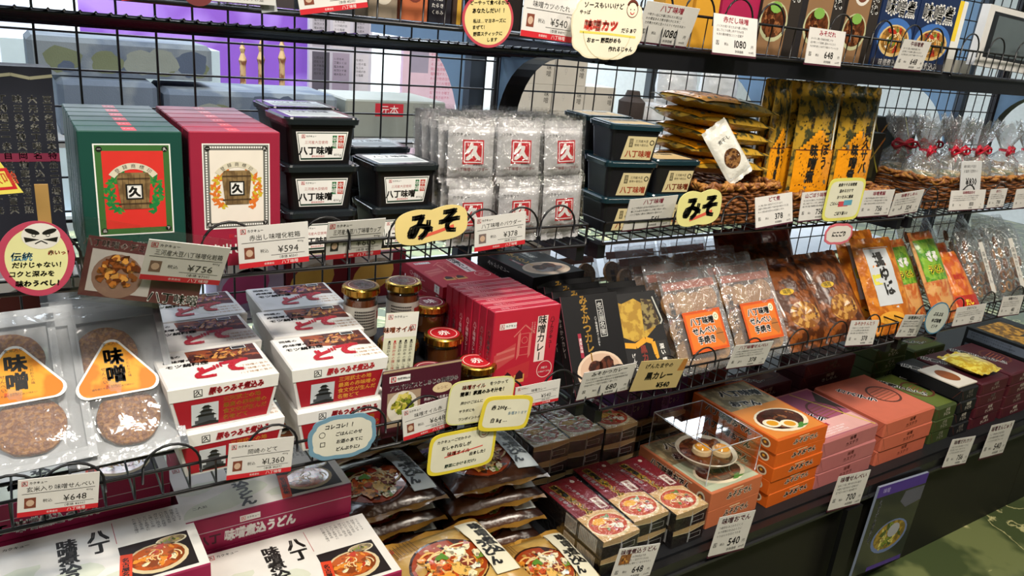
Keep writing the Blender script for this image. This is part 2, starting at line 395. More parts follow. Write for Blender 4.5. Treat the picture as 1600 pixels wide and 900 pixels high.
wire_shelf(.78, 1.68, .705, .88, .045, 'black wire shelf holding the orange labelled cracker bags and noodle bags', [.82, .93, 1.03, 1.16, 1.3, 1.43, 1.55])
wire_shelf(1.68, 2.58, .705, .88, .045, 'black wire shelf holding tofu packs and ring cracker bags', [1.75, 1.9, 2.05, 2.2, 2.35])
wire_shelf(-.12, .78, 1.296, .93, .045, 'black wire shelf above the green gift boxes', [.0, .15, .4, .6], beam=False)
wire_shelf(.78, 1.68, 1.296, .93, .05, 'black wire shelf on a thick beam above the yellow packs', [.84, .93, 1.02, 1.1, 1.29, 1.42, 1.52, 1.6], beam=True)
wire_shelf(1.68, 2.58, 1.296, .93, .05, 'black wire shelf on a thick beam beside the screen', [1.74, 1.85, 1.97], beam=True)
m = M(); CH = mat('3A3F47', 'metal')
for k in range(60): m.tube([(-.1 + k * .0145, .96, 1.276), (-.1 + k * .0145, 1.236, 1.254)], .0019, CH if k % 4 == 1 else WIRE, 4)
for y, z in ((.965, 1.273), (1.0, 1.270), (1.04, 1.267), (1.08, 1.264), (1.12, 1.261), (1.16, 1.258), (1.20, 1.255), (1.234, 1.252)): m.tube([(-.1, y, z), (.76, y, z)], .0034, CH if y != 1.12 else WIRE, 6)
one('wire_tray', m, 'wire tray hooked under the upper shelf, its chrome rods glinting', 'wire tray')

# ---------------------------------------------------------------- printed graphics shared by the packages
def logo(m, f, u, v, s, fg=RED, bg=None, k=2):           # square maker's mark
    if bg: m.rect(f, u - s / 2, v - s / 2, u + s / 2, v + s / 2, bg, k)
    m.ring(f, u - s / 2, v - s / 2, u + s / 2, v + s / 2, s * .09, fg, k + 1)
    m.txt(f, '久', u, v, s * .78, fg, k + 2, bold=.02, res=2)
def brand(m, f, u, v, s, fg=INK, k=2, mark=RED):
    logo(m, f, u, v, s, mark, None, k); m.txt(f, 'カクキュー', u + s * .75, v, s * .62, fg, k + 1, al='l', bold=.015)
FOODC = {'orange': ['E07A2A', 'F0A040', 'C8501E', 'E8B860'], 'miso': ['8A4A20', 'B8702E', '5E2C14', 'D89848'], 'udon': ['F2E2B8', 'E8902E', 'C23A22', '6E8A34', 'F4EBD2'], 'meat': ['5A2E1A', '7C4526', '40200F', '96603A'], 'green': ['7C8A2A', 'B8B040', 'E0D070', '4A5A1E']}
def food(m, f, u, v, ru, rv, pal, seed, n=12, k=4, s=.3):
    r = random.Random(seed); cs = FOODC[pal]; dk = lambda c_: ''.join('%02X' % int(int(c_[i:i + 2], 16) * .62) for i in (0, 2, 4)); n = int(n * 1.7); s *= .76
    if pal == 'udon':                                     # noodle strands
        for j in range(int(n * .9)):
            a = r.uniform(0, 6.28); q = .55 * r.random(); b = r.uniform(0, 6.28); R0 = r.uniform(.25, .5)
            pts = [(u + ru * (q * math.cos(a) + R0 * math.cos(b + t * .28)), v + rv * (q * math.sin(a) + R0 * math.sin(b + t * .28))) for t in range(6)]
            pts = [p_ for p_ in pts if ((p_[0] - u) / ru) ** 2 + ((p_[1] - v) / rv) ** 2 < .95]
            if len(pts) > 1: m.line(f, pts, min(ru, rv) * .07, mat(r.choice(['F2DEA8', 'E8C88A', 'F0B868']), 'card'), k + j * .2)
        n = int(n * .75); s *= .8; k += 2
    for j in range(n):
        a = r.uniform(0, 6.28); q = math.sqrt(r.random()) * (1 - s * .8)
        m.ell(f, u + ru * q * math.cos(a), v + rv * q * math.sin(a), ru * s * r.uniform(.6, 1.2), rv * s * r.uniform(.5, 1.1), (lambda c_: mat(c_, 'gloss', dk(c_), 150, .56))(r.choice(cs)), k + j * .22, 11, r.uniform(0, 3), .15, r.random())
def bowl(m, f, u, v, ru, rv, rim, soup, pal, seed, k=2, n=12, s=.3):
    m.ell(f, u, v, ru, rv, mat(rim, 'card'), k); m.ell(f, u, v + rv * .06, ru * .88, rv * .85, mat(soup, 'gloss', ''.join('%02X' % int(int(soup[i:i + 2], 16) * .7) for i in (0, 2, 4)), 60, .5), k + 1)
    food(m, f, u, v + rv * .06, ru * .85, rv * .82, pal, seed, n, k + 2, s)
KANA = 'のとをにはがもでるたしいくりあきまつさかこれどみそうらわすめ'
KAN = '味噌煮込大豆八丁赤三河岡崎名物手造旨出汁熟成蔵元本場自然天塩'
def blurb(m, f, u, v, w, n, s, c=INK, seed=1, k=2, vert=False, bold=.0):
    r = random.Random(seed)
    for j in range(n):
        L = max(2, int(w / s * r.uniform(.75, 1)))
        t = ''.join(r.choice(KAN if r.random() < .4 else KANA) for _ in range(L))
        if vert: m.txt(f, t, u - j * s * 1.35, v, s, c, k, True, al='t', bold=bold)
        else: m.txt(f, t, u, v - j * s * 1.4, s, c, k, al='l', bold=bold)

# ---------------------------------------------------------------- pouches and bags
def pillowF(l, w, h, up=1, wr=.0, seed=0, y0=0):          # surface of a lying pillow pack, u along x (width w), v along y (length l)
    def fn(u, v, k):
        a, b = min(1, abs(2 * u / w - 1)), min(1, abs(2 * v / l - 1))
        z = h * math.sqrt(max(0, 1 - a ** 3)) * math.sqrt(max(0, 1 - b ** 3.2))
        if wr: z += wr * noise.noise(Vector((u * 38, v * 38, seed))) * (1 - a * a) * (1 - b * b)
        return (u - w / 2, v + y0, up * z + up * k)
    return F((0, 0, 0), (1, 0, 0), (0, 1, 0), fn)
def pillow(m, w, l, h, mt, mb=None, wr=.002, seed=0, n=14, seal=.012, ms=None):
    for up in (1, -1):
        f = pillowF(l, w, h / 2, up, wr, seed)
        vs = [f.p(w * i / n, l * j / n) + Vector((0, 0, h / 2)) for j in range(n + 1) for i in range(n + 1)]
        fs = [(j * (n + 1) + i, j * (n + 1) + i + 1, (j + 1) * (n + 1) + i + 1, (j + 1) * (n + 1) + i)[::up] for j in range(n) for i in range(n)]
        m.add(vs, fs, mt if up > 0 else (mb or mt), True)
    q = 18
    for y, d in ((0, -seal), (l, seal)):                      # crimped ends
        vs = []
        for i in range(q + 1):
            x = -w / 2 + w * i / q; vs += [(x, y, h / 2 + .0006 * (-1) ** i), (x, y + d + (.0012 if i % 2 else 0), h / 2 + .003 * math.sin(i * .9))]
        m.add(vs, [(2 * i, 2 * i + 1, 2 * i + 3, 2 * i + 2) for i in range(q)], ms or mt, True)
    g = pillowF(l, w, h / 2, 1, wr, seed); fn = g.fn
    return F((0, 0, 0), (1, 0, 0), (0, 1, 0), lambda u, v, k: (fn(u, v, k)[0], fn(u, v, k)[1], fn(u, v, k)[2] + h / 2))

# ---------------------------------------------------------------- hand-lettered shelf signs and price tags
def quad(TL, TR, BL, Y, h=None):
    a, b = at(*TL, Y=Y), at(*TR, Y=Y)
    if h is None: c = at(*BL, Y=Y)
    else:
        d = (at(*BL, Y=Y) - CAM).normalized(); q = CAM - a; B = q.dot(d); D = B * B - (q.length_squared - h * h)
        r = math.sqrt(D) if D > 0 else 0
        c = min((CAM + d * (-B + s_ * r) for s_ in (-1, 1)), key=lambda p: abs(p.y - Y) + (1 if p.z > a.z else 0))
    U = (b - a); w = U.length; U.normalize(); V = (a - c); h = V.length
    V = (V - U * V.dot(U)).normalized()
    return F(a - V * h, U, V), w, h
def sheet(m, f, w, h, c=None, th=.0012):
    m.slab(f, [(0, 0), (w, 0), (w, h), (0, h)], th, c or mat('DAD6D2'))
def price_tag(TL, TR, BL, Y, title, price, label, g, yen='¥', h=None, strip='八丁味噌', pic='7A4030'):
    f, w, h = quad(TL, TR, BL, Y, h); m = M(); sheet(m, f, w, h)
    st = M(); st.rect(f, 0, 0, w, h * .13, RED, 1); st.txt(f, strip, w * .72, h * .065, h * .1, WHITE, 2); st.txt(f, '合資会社', w * .42, h * .065, h * .06, WHITE, 2)
    brand(m, f, w * .08, h * .89, h * .12, INK, 2)
    m.txt(f, title, w * .52, h * .72, h * .15, INK, 3, W=min(w * .84, h * .15 * len(title)), bold=.01)
    m.line(f, [(w * .05, h * .61), (w * .95, h * .61)], h * .012, INK)
    m.rect(f, w * .08, h * .22, w * .22, h * .5, mat(pic, 'card'), 2); m.ell(f, w * .15, h * .36, w * .05, h * .09, mat('C8A890'), 3, 10)
    m.txt(f, '税込', w * .36, h * .38, h * .1, INK, 2); m.txt(f, yen + price, w * .7, h * .39, h * .23, INK, 3, bold=.012, res=2)
    m.line(f, [(w * .45, h * .26), (w * .94, h * .26)], h * .01, INK); m.txt(f, '（本体 ¥%d）' % (int(price.replace(',', '')) / 1.08), w * .7, h * .195, h * .085, INK, 2)
    m.txt(f, '400g', w * .88, h * .55, h * .07, INK, 2)
    one('price_tag', m, label, 'price tag', group=g, parts=[('red_strip', st)])
def plain_tag(TL, TR, BL, Y, title, price, label, g, tc='A02040', h=None, n=3, pic=False, holder=True):
    f, w, h = quad(TL, TR, BL, Y, h); m = M(); sheet(m, f, w, h, mat('D8D4D0'))
    m.txt(f, title, w * .5, h * .87, h * .17, mat(tc, 'ink'), 3, W=min(w * .9, h * .2 * len(title)), bold=.02)
    blurb(m, f, w * .07, h * .7, w * .86, n, h * .075, INK, len(title) * 7 + int(price.replace(',', '')), 2)
    m.txt(f, price, w * .62, h * .28, h * .27, INK, 3, bold=.016, res=2); m.txt(f, '円', w * .9, h * .23, h * .1, INK, 3)
    m.txt(f, '税込', w * .3, h * .25, h * .08, INK, 3); logo(m, f, w * .1, h * .27, h * .11, INK)
    m.txt(f, '本体価格', w * .60, h * .08, h * .085, INK, 3); m.txt(f, '%d円' % (int(price) / 1.08), w * .88, h * .08, h * .08, INK, 3)
    if pic: m.rect(f, w * .08, h * .5, w * .34, h * .8, mat('8A5A34', 'card'), 3); food(m, f, w * .21, h * .65, w * .12, h * .13, 'miso', 3, 7, 4, .4)
    ps = []
    if holder:
        hd = M().slab(F(f.p(0, -h * .05, -.0002), f.U, f.V), [(-.001, 0), (w + .001, 0), (w + .001, h * .06), (-.001, h * .06)], .002, mat('4A1C2C', 'card'))
        ps = [('tag_holder', hd)]
    one('price_tag', m, label, 'price tag', group=g, parts=ps)
def outline(kind, n=56, seed=0):
    r = random.Random(seed); p = [r.uniform(0, 6.28) for _ in range(3)]; o = []
    for j in range(n):
        t = 6.28318 * j / n; c, s_ = math.cos(t), math.sin(t)
        if kind == 'box': e = .42; x = abs(c) ** e * (1 if c > 0 else -1); y = abs(s_) ** e * (1 if s_ > 0 else -1); q = 1 + .02 * math.sin(4 * t + p[0])
        elif kind == 'cloud': e = .7; x = abs(c) ** e * (1 if c > 0 else -1); y = abs(s_) ** e * (1 if s_ > 0 else -1); q = .95 + .05 * abs(math.sin(5 * t + p[0]))
        elif kind == 'peanut': e = .6; x = abs(c) ** e * (1 if c > 0 else -1); y = abs(s_) ** e * (1 if s_ > 0 else -1); q = 1; y *= 1 - .16 * math.exp(-(x / .25) ** 2) * (1 if s_ > 0 else .5)
        else: x, y, q = c, s_, 1 + .015 * math.sin(3 * t + p[0])
        o.append((x * q / 2, y * q / 2))
    return o
def sign(TL, TR, BL, Y, shape, cols, lines, label, h=None, seed=0, name='handwritten_sign', extra=None, cat='sign', group=None, insets=(.08, .14)):
    """lines: (text, u, v, size as share of h, colour, bold[, slant])"""
    f, w, h = quad(TL, TR, BL, Y, h); m = M(); o = outline(shape, 56, seed)
    P = lambda q: [(w / 2 + x * w * q, h / 2 + y * h * q) for x, y in o]
    m.slab(f, P(1), .0012, mat(cols[0]))
    for j, c in enumerate(cols[1:]): m.poly(f, [(w / 2 + x * (w - insets[j] * h), h / 2 + y * (h - insets[j] * h)) for x, y in o], mat(c), 1 + j)
    for l in lines:
        m.txt(f, l[0], l[1] * w, l[2] * h, l[3] * h, mat(l[4], 'ink'), 5, bold=l[5], res=2 if l[3] > .2 else 1, slant=.1)
    if extra: extra(m, f, w, h)
    return one(name, m, label, cat, group=group)

# ================================================================ product builders (origin: middle of the front bottom edge, x right, y into the shelf)
def giftbox(base, field, frame, leaf, leaf2, word, white_field):
    w, d, h = .106, .036, .167
    m = M(); B = mat(base, 'card'); m.bbox(-w / 2, w / 2, 0, d, 0, h, B)
    f = front(w); u0, v0, u1, v1 = .014, .048, w - .013, .153
    m.rect(f, u0, v0, u1, v1, WHITE, 1); m.rect(f, u0 + .0015, v0 + .0015, u1 - .0015, v1 - .0015, mat(frame, 'card'), 2)
    if white_field:
        for j in range(26): m.ell(f, u0 + .004 + j * .00283, v1 - .0045, .0012, .0012, WHITE, 3, 6); m.ell(f, u0 + .004 + j * .00283, v0 + .0045, .0012, .0012, WHITE, 3, 6)
        for j in range(32): m.ell(f, u0 + .0045, v0 + .004 + j * .0031, .0012, .0012, WHITE, 3, 6); m.ell(f, u1 - .0045, v0 + .004 + j * .0031, .0012, .0012, WHITE, 3, 6)
    m.rect(f, u0 + .008, v0 + .008, u1 - .008, v1 - .008, mat(field, 'card'), 4)
    cu, cv = w / 2, (v0 + v1) / 2 - .002
    r = random.Random(3)
    for s_ in (-1, 1):
        for j in range(46):
            t = -.9 + j * .045; q = r.uniform(.021, .030)
            m.ell(f, cu + s_ * q * math.cos(t) * 1.0, cv - .002 + q * math.sin(t) * 1.05, .0036, .0018, mat(r.choice([leaf, leaf, leaf2]), 'card'), 5 + r.random(), 7, r.uniform(0, 3), .25, r.random())
    m.arc(f, cu, cv + .002, .024, .031, .62, 2.52, mat('D8CFB8'), 8, 16)
    for j, c in enumerate('登録商標印'):
        t = 2.2 - j * .32; m.txt(f, c, cu + .0275 * math.cos(t), cv + .002 + .0275 * math.sin(t), .0052, INK, 9, a=t - 1.57)
    BR = mat('8A7048', 'wood', '6A5232', 60)
    m.poly(f, [(cu - .014, cv - .02), (cu + .014, cv - .02), (cu + .0175, cv + .016), (cu + .015, cv + .022), (cu - .015, cv + .022), (cu - .0175, cv + .016)], BR, 10)
    for v in (cv + .015, cv - .014): m.rect(f, cu - .0168, v - .001, cu + .0168, v + .001, mat('4C3820'), 11)
    for k in range(5): m.rect(f, cu - .012 + k * .006, cv - .019, cu - .0115 + k * .006, cv + .02, mat('4C3820'), 11)
    m.rect(f, cu - .009, cv - .009, cu + .009, cv + .009, INK, 12); m.ring(f, cu - .0072, cv - .0072, cu + .0072, cv + .0072, .0008, WHITE, 13)
    m.rect(f, cu - .0062, cv - .0062, cu + .0062, cv + .0062, WHITE, 13); m.txt(f, '久', cu, cv, .0125, INK, 14, bold=.05, res=2)
    for (x, y, c) in ((u0 + .006, v1 - .006, '一'), (u1 - .006, v1 - .006, '久'), (u0 + .006, v0 + .006, '品'), (u1 - .006, v0 + .006, '下')):
        m.ell(f, x, y, .0032, .0032, INK, 5, 12); m.txt(f, c, x, y, .004, WHITE, 6)
    brand(m, f, .045, .038, .0048, WHITE, 2); m.txt(f, word, w / 2, .022, .0165 if len(word) < 5 else .0135, WHITE, 2, bold=.03, res=2)
    t = top(w, d, h); m.rect(t, .046, .004, .060, d - .006, RED, 1); m.txt(t, '手造り', .053, d / 2, .004, WHITE, 2, vert=False)
    s_ = lside(w, d)
    for j in range(2): m.txt(s_, '三河産大豆使用八丁味噌', .012 + j * .01, .07, .0045, WHITE, 2, vert=True)
    m.txt(s_, '天然醸造', .028, .1, .006, WHITE, 2, vert=True)
    return m
PROTO['green_gift'] = [('box', giftbox('14453B', 'D8342C', '3E6A34', '1E7A3C', '3C8A3A', '八丁味噌', False))]
PROTO['red_gift'] = [('box', giftbox('96203A', 'E9E0D4', '6C6C66', 'D8722A', 'C8B030', '赤出し味噌', True))]

def tub(kraft):
    b, l, k = M(), M(), M(); BODY = mat('141214' if not kraft else '18181C', 'black'); w, d, h = .098, .082, .052
    b.rtbox(w * .84, d * .84, w * .94, d * .94, 0, h, .008, BODY, d / 2)
    b.rtbox(w * .97, d * .97, w * .97, d * .97, h - .004, h, .009, BODY, d / 2)
    LID = mat('1B2126' if not kraft else '14303A', 'gloss')
    l.rtbox(w * 1.04, d * 1.04, w * 1.06, d * 1.06, h, h + .007, .010, LID, d / 2)
    l.rtbox(w * 1.0, d * 1.0, w * .98, d * .98, h + .007, h + .009, .009, LID, d / 2)
    t = top(w, d, h + .009)
    l.rect(t, w * .1, d * .14, w * .9, d * .86, mat('D8DCDD' if not kraft else 'C9AC78'), 1); l.rect(t, w * .13, d * .2, w * .87, d * .55, mat('9EA4A6' if not kraft else 'B89A66'), 2)
    l.txt(t, '八丁味噌', w / 2, d * .7, .014, INK, 3, bold=.03)
    th = math.atan2(d * .05, h); y0 = d * .08
    f = F((-w / 2, d / 2 - d * .84 / 2 - .0004, 0), (1, 0, 0), (0, -math.sin(th), math.cos(th)))
    if not kraft:
        k.poly(f, [(w * .20, .005), (w * .80, .005), (w * .86, .043), (w * .14, .043)], WHITE, 1)
        k.poly(f, [(w * .213, .0062), (w * .787, .0062), (w * .845, .0418), (w * .155, .0418)], mat('1A3A2C'), 2)
        k.poly(f, [(w * .22, .0085), (w * .78, .0085), (w * .835, .0405), (w * .165, .0405)], WHITE, 3)
        brand(k, f, w * .24, .037, .0045, INK, 4); k.txt(f, '三河産大豆使用', w * .42, .029, .0045, mat('B04040'), 4); k.txt(f, '八丁味噌', w * .42, .018, .0115, INK, 4, bold=.04, res=2)
        k.txt(f, '愛知県岡崎市', w * .45, .0105, .003, RED, 4)
        k.rect(f, w * .64, .021, w * .70, .038, mat('1E6A38'), 4); k.rect(f, w * .72, .021, w * .80, .038, mat('B83A2A'), 4); k.txt(f, '本場', w * .67, .0295, .0075, WHITE, 5, vert=True); k.txt(f, '本物', w * .76, .0295, .0078, WHITE, 5, vert=True)
        k.txt(f, '400g', w * .72, .0125, .005, INK, 4)
    else:
        k.poly(f, [(w * .26, .003), (w * .84, .003), (w * .90, .042), (w * .34, .042)], mat('D2C294'), 2)
        k.txt(f, '八丁味噌', w * .585, .0125, .0125, mat('9A3A20'), 4, bold=.03, res=2); k.txt(f, '三河産大豆', w * .62, .034, .005, INK, 4); k.txt(f, '使用十割仕込', w * .62, .0275, .0045, INK, 4)
        k.rect(f, w * .38, .024, w * .45, .038, mat('3A3420'), 4); k.txt(f, '国産', w * .415, .031, .006, mat('D2C294'), 5, vert=True); k.arc(f, w * .82, .032, .003, .0045, 0, 6.28, INK, 4)
    return [('body', b, []), ('lid', l, []), ('label_sticker', k, [])]
PROTO['tub'] = tub(False); PROTO['ktub'] = tub(True)

def powder():
    m, p = M(), M(); f = pillow(m, .082, .080, .017, mat('C2C0C2', 'foil'), None, .0022, 4)
    m.rect(f, .022, .022, .06, .060, RED, 1, 4); m.rect(f, .0245, .0245, .0575, .0575, WHITE, 2, 4)
    m.rect(f, .0262, .0262, .0558, .0558, RED, 3, 4); m.txt(f, '久', .041, .041, .027, WHITE, 4, bold=.06, res=2)
    m.txt(f, 'カクキュー', .02, .068, .006, INK, 2); m.txt(f, '八丁味噌のパウダー', .041, .014, .0065, mat('8A1A2A'), 2); m.txt(f, '粉末味噌', .05, .0215, .0042, INK, 2)
    q = M(); pillow(q, .092, .094, .022, film('clear_bag', gl=.5, bump=1.3, scale=70), None, .004, 9, seal=.006)
    return [('pouch', m, []), ('clear_wrapper', q, [])]
PROTO['powder'] = powder()

def fishpack(txt1, txt2, w=.13, l=.235, HH=.022):
    m = M(); f = pillow(m, w, l, HH, mat('B8902E', 'foil', '3E4028', 44, .53), mat('9A7420', 'foil'), .003, 2, n=16)
    r = random.Random(len(txt1))
    OR = mat('F09C18', 'foil'); m.rect(f, w * .04, l * .02, w * .96, l * .50, OR, 4, 12)
    for j in range(7): m.rect(f, w * (.10 + j * .055), l * (.50 + j * .024), w * (.90 - j * .055), l * (.524 + j * .024), OR, 4, 4)
    for _ in range(150): m.ell(f, w * r.uniform(.06, .94), l * r.uniform(.02, .98), r.uniform(.0006, .0022), r.uniform(.0006, .0032), mat('1C1A10'), 5, 6, r.random() * 3, .3, r.random())
    for _ in range(9): m.ell(f, w * r.uniform(.15, .9), l * r.uniform(.05, .95), .004, r.uniform(.004, .012), mat('6C6A58'), 4.5, 8, r.random(), .3, r.random())
    m.txt(f, txt1, w * .70, l * .50, .026, INK, 7, vert=True, bold=.03, res=2); m.txt(f, txt2, w * .42, l * .38, .027, INK, 7, vert=True, bold=.045, res=2)
    m.txt(f, '味噌煮', w * .3, l * .75, .011, INK, 7, vert=True, bold=.02); m.rect(f, w * .84, l * .5, w * .89, l * .9, mat('D8D4C4'), 6); m.rect(f, .004, l * .495, w - .004, l * .503, mat('5A1E10'), 6.5)
    return m
PROTO['fish_a'] = [('pouch', fishpack('ごぼう', '味噌煮'))]; PROTO['fish_b'] = [('pouch', fishpack('真久サバ', '味噌煮'))]
PROTO['fish_lying'] = [('pouch', fishpack('いわし', '味噌煮', .14, .225, .036))]

def crackerbag():
    bag, lab = M(), M(); w, l = .135, .20
    pillow(bag, w, l, .022, film('clear_pouch', gl=.15, bump=.5, scale=30, haze=.10), film('clear_pouch_back', tint='9AA0A6', gl=.1, bump=.5, scale=40, haze=.55), .003, 5, seal=.004)
    for a, b, c, d in ((-w / 2, -w / 2 + .009, -.004, l + .004), (w / 2 - .009, w / 2, -.004, l + .004), (-w / 2, w / 2, -.004, .010), (-w / 2, w / 2, l - .016, l + .006)):
        bag.box(a, b, c, d, .0105, .0125, film('bag_seal', tint='C8CCD0', gl=.25, bump=.5, scale=60, haze=.5))
    f = F((-w / 2, 0, .0228), (1, 0, 0), (0, 1, 0)); cu, cv = w * .5, l * .55
    def tri(q):
        o = []
        for j in range(3):
            a = 1.5708 + j * 2.0944
            vx, vy = .046 * math.cos(a) * 1.18, .046 * math.sin(a) * .98
            for k in range(-3, 4):
                b = a + k * .33; o.append((cu + vx * .74 + .013 * q * math.cos(b) + (q - 1) * vx * .5, cv - .006 + vy * .74 + .013 * q * math.sin(b) + (q - 1) * vy * .5))
        return o
    lab.slab(f, tri(1.0), .0006, WHITE); lab.poly(f, tri(.9), mat('E8A030', 'card', 'D07A1C', 22, .5), 1.5)
    lab.txt(f, '味噌', cu, cv + .004, .024, INK, 4, vert=True, bold=.04, res=2); lab.txt(f, '玄米入り', cu + .0, cv + .034, .005, INK, 3); lab.txt(f, 'せんべい', cu - .014, cv - .008, .0058, INK, 3, vert=True)
    brand(lab, f, cu - .012, cv - .0225, .004, INK, 3); blurb(lab, f, cu - .03, cv - .0245, .06, 1, .003, INK, 4, 3); lab.txt(f, 'こだわりの味', cu + .015, cv - .002, .0042, INK, 3, vert=True)
    out = [('bag', bag, []), ('label', lab, [])]
    for x, y in ((.006, .050), (-.006, .138)):
        c = M(); prof = [(0, .0), (.030, .001), (.037, .003), (.036, .006), (.03, .0085), (.02, .009), (.01, .0086), (0, .009)]
        c.lathe(prof, 30, mat('7A4414', 'crumb', 'A06A28', 240, .52), x, y)
        c.v = [(a, b + .002 * noise.noise(Vector((a * 90, b * 90, y))), max(.001, z + .003 * noise.noise(Vector((a * 160, b * 160, y))))) for a, b, z in c.v]
        c.v = [(a, b, z + .0055) for a, b, z in c.v]
        out.append(('rice_cracker', c, []))
    return out
PROTO['cracker_bag'] = crackerbag()

def dote():
    m, t = M(), M(); w, d, h = .134, .105, .064
    m.tbox(w * .84, d * .84, w * .97, d * .97, 0, h * .74, mat('E9E6E4', 'card'), d / 2)                 # tapered tray
    t.tbox(w * .975, d * .98, w, d, h * .70, h * .97, mat('EFECE8', 'card'), d / 2); t.tbox(w, d, w * .97, d * .97, h * .97, h, mat('EFECE8', 'card'), d / 2)   # lid rim
    th = math.atan2(d * .065, h * .74); f = F((-w / 2, d / 2 - d * .42 - .0003, 0), (1, 0, 0), (0, -math.sin(th), math.cos(th)))
    R2 = mat('AE1C2A', 'card')
    m.poly(f, [(w * .11, .003), (w * .89, .003), (w * .955, h * .70), (w * .045, h * .70)], R2, 1)
    m.rect(f, w * .2, h * .07, w * .44, h * .58, mat('D8DCE0'), 2)
    K = INK                                                                                              # castle print
    for (a, b, c, e) in ((.23, .12, .42, .2), (.26, .2, .40, .29), (.28, .33, .38, .38), (.30, .43, .36, .47)): m.rect(f, w * a, h * b, w * c, h * e, mat('484C50'), 3)
    for (a, c, v, q) in ((.235, .425, .28, .05), (.265, .40, .38, .05), (.285, .38, .47, .06)): m.poly(f, [(w * a, h * v), (w * c, h * v), (w * (c - .03), h * (v + q)), (w * (a + .03), h * (v + q))], K, 4)
    m.poly(f, [(w * .2, h * .07), (w * .44, h * .07), (w * .44, h * .13), (w * .36, h * .16), (w * .2, h * .1)], K, 4)
    for j, s_ in enumerate(('三河武士の地', '最高の赤味噌の', '食文化が生んだ', '名物どて')): m.txt(f, s_, w * .48, h * (.60 - j * .145), .0078, mat('E8A23C'), 3, al='l', bold=.02)
    g = F((-w / 2, d * .01 - .0003, h * .70), (1, 0, 0), (0, -d * .01, h * .27)); logo(t, g, w * .26, h * .13, .010, INK, WHITE, 1)
    t.txt(g, '豚もつみそ煮込み', w * .6, h * .13, .0105, mat('B01C28'), 2, bold=.05, slant=.25, W=w * .5)
    q = top(w, d, h); t.poly(q, [(w * .3, d * .62), (w * .95, d * .45), (w * .96, d * .97), (w * .3, d * .97)], mat('4A1C12', 'card', '9A4A22', 70, .55), 1)
    food(t, q, w * .62, d * .78, w * .3, d * .16, 'miso', 5, 22, 2, .22); t.rect(q, w * .72, d * .84, w * .88, d * .95, INK, 12); t.ring(q, w * .73, d * .85, w * .87, d * .94, .001, WHITE, 13)
    t.txt(q, '岡崎の', w * .06, d * .86, .0085, INK, 3, al='l', bold=.02); t.txt(q, '赤味噌のおかげで', w * .06, d * .72, .009, INK, 3, al='l', bold=.03, slant=.2); t.txt(q, 'モツ鍋料理', w * .06, d * .58, .0105, INK, 3, al='l', bold=.03, slant=.2)
    t.txt(q, 'ど', w * .36, d * .30, .036, mat('B8182A'), 14, bold=.06, res=2, slant=.3); t.txt(q, 'て', w * .62, d * .38, .040, mat('B8182A'), 14, bold=.06, res=2, slant=.3)
    for j in range(3): t.txt(q, '八丁味噌の旨み', w * .82, d * (.34 - j * .1), .0058, mat('B07A2C'), 3)
    s_ = lside(w, d); m.txt(s_, '原材料名', d * .4, h * .35, .006, INK, 2, vert=True)
    return [('tray', m, []), ('lid', t, [])]
PROTO['dote'] = dote()

GLASS = film('jar_glass', 'F4FBF8', gl=.3, rough=.03, bump=.05, scale=8)
def jar(tall, lidc='C8202C', word='赤'):
    g, c, l = M(), M(), M()
    r, h = (.0265, .088) if tall else (.029, .045)
    g.lathe([(r - .003, 0), (r, .003), (r, h - .014), (r - .003, h - .008), (r - .004, h)], 28, GLASS, 0, r)
    c.lathe([(0, .002), (r - .003, .002), (r - .0025, h - .016), (0, h - .014)], 24, mat('6E3A1C' if not tall else '8A4A26', 'gloss'), 0, r)
    if tall:
        for a0 in (0,): c.lathe([(r + .0004, .012), (r + .0004, h - .026)], 28, mat('CFCBC0'), 0, r)
        def fn(u, v, k): a = -1.57 + (u - .5) * 2.4; return ((r + .0007 + k) * math.cos(a), r + (r + .0007 + k) * math.sin(a), v)
        f = F((0, 0, 0), (1, 0, 0), (0, 1, 0), fn)
        r2 = random.Random(8)
        for j in range(7):
            for q in range(12): c.poly(f, [(.12 + q * .045, h - .032 - j * .0048), (.155 + q * .045, h - .032 - j * .0048), (.155 + q * .045, h - .0345 - j * .0048), (.12 + q * .045, h - .0345 - j * .0048)], mat('3A3834'), 1)
        c.rect(f, .74, h - .05, 1.0, h - .036, mat('A8322A'), 1, 3)
    n = 32; pr = [(r + .001, h - .010), (r + .0025, h - .008), (r + .0025, h + .001), (r + .001, h + .003)]
    l.lathe(pr, n, GOLD, 0, r, ms=[GOLD] * 3)
    l.lathe([(r + .001, h + .003), (r - .003, h + .0038)], n, GOLD, 0, r)
    for k in range(0, n, 2):
        a = 6.28318 * k / n; l.box((r + .0025) * math.cos(a) - .0008, (r + .0025) * math.cos(a) + .0008, r + (r + .0025) * math.sin(a) - .0008, r + (r + .0025) * math.sin(a) + .0008, h - .008, h, GOLD)
    lt = M(); f = F((0, r, h + .0036), (1, 0, 0), (0, 1, 0)); lt.ell(f, 0, 0, r - .003, r - .003, mat(lidc, 'gloss'), 1, 28)
    lt.arc(f, 0, 0, r * .72, r * .76, 0, 6.28, mat('F0D8C8'), 2, 24); lt.txt(f, word, 0, 0, .02, mat('F4E4DC'), 3, bold=.02, res=2)
    return [('glass', g, []), ('contents', c, []), ('lid', l, [('lid_print', lt)])]
PROTO['jar_tall'] = jar(True, '8A4038', '味'); PROTO['jar_small'] = jar(False, 'C4242C', '赤'); PROTO['jar_small_w'] = jar(False, '8E2A3C', '味')

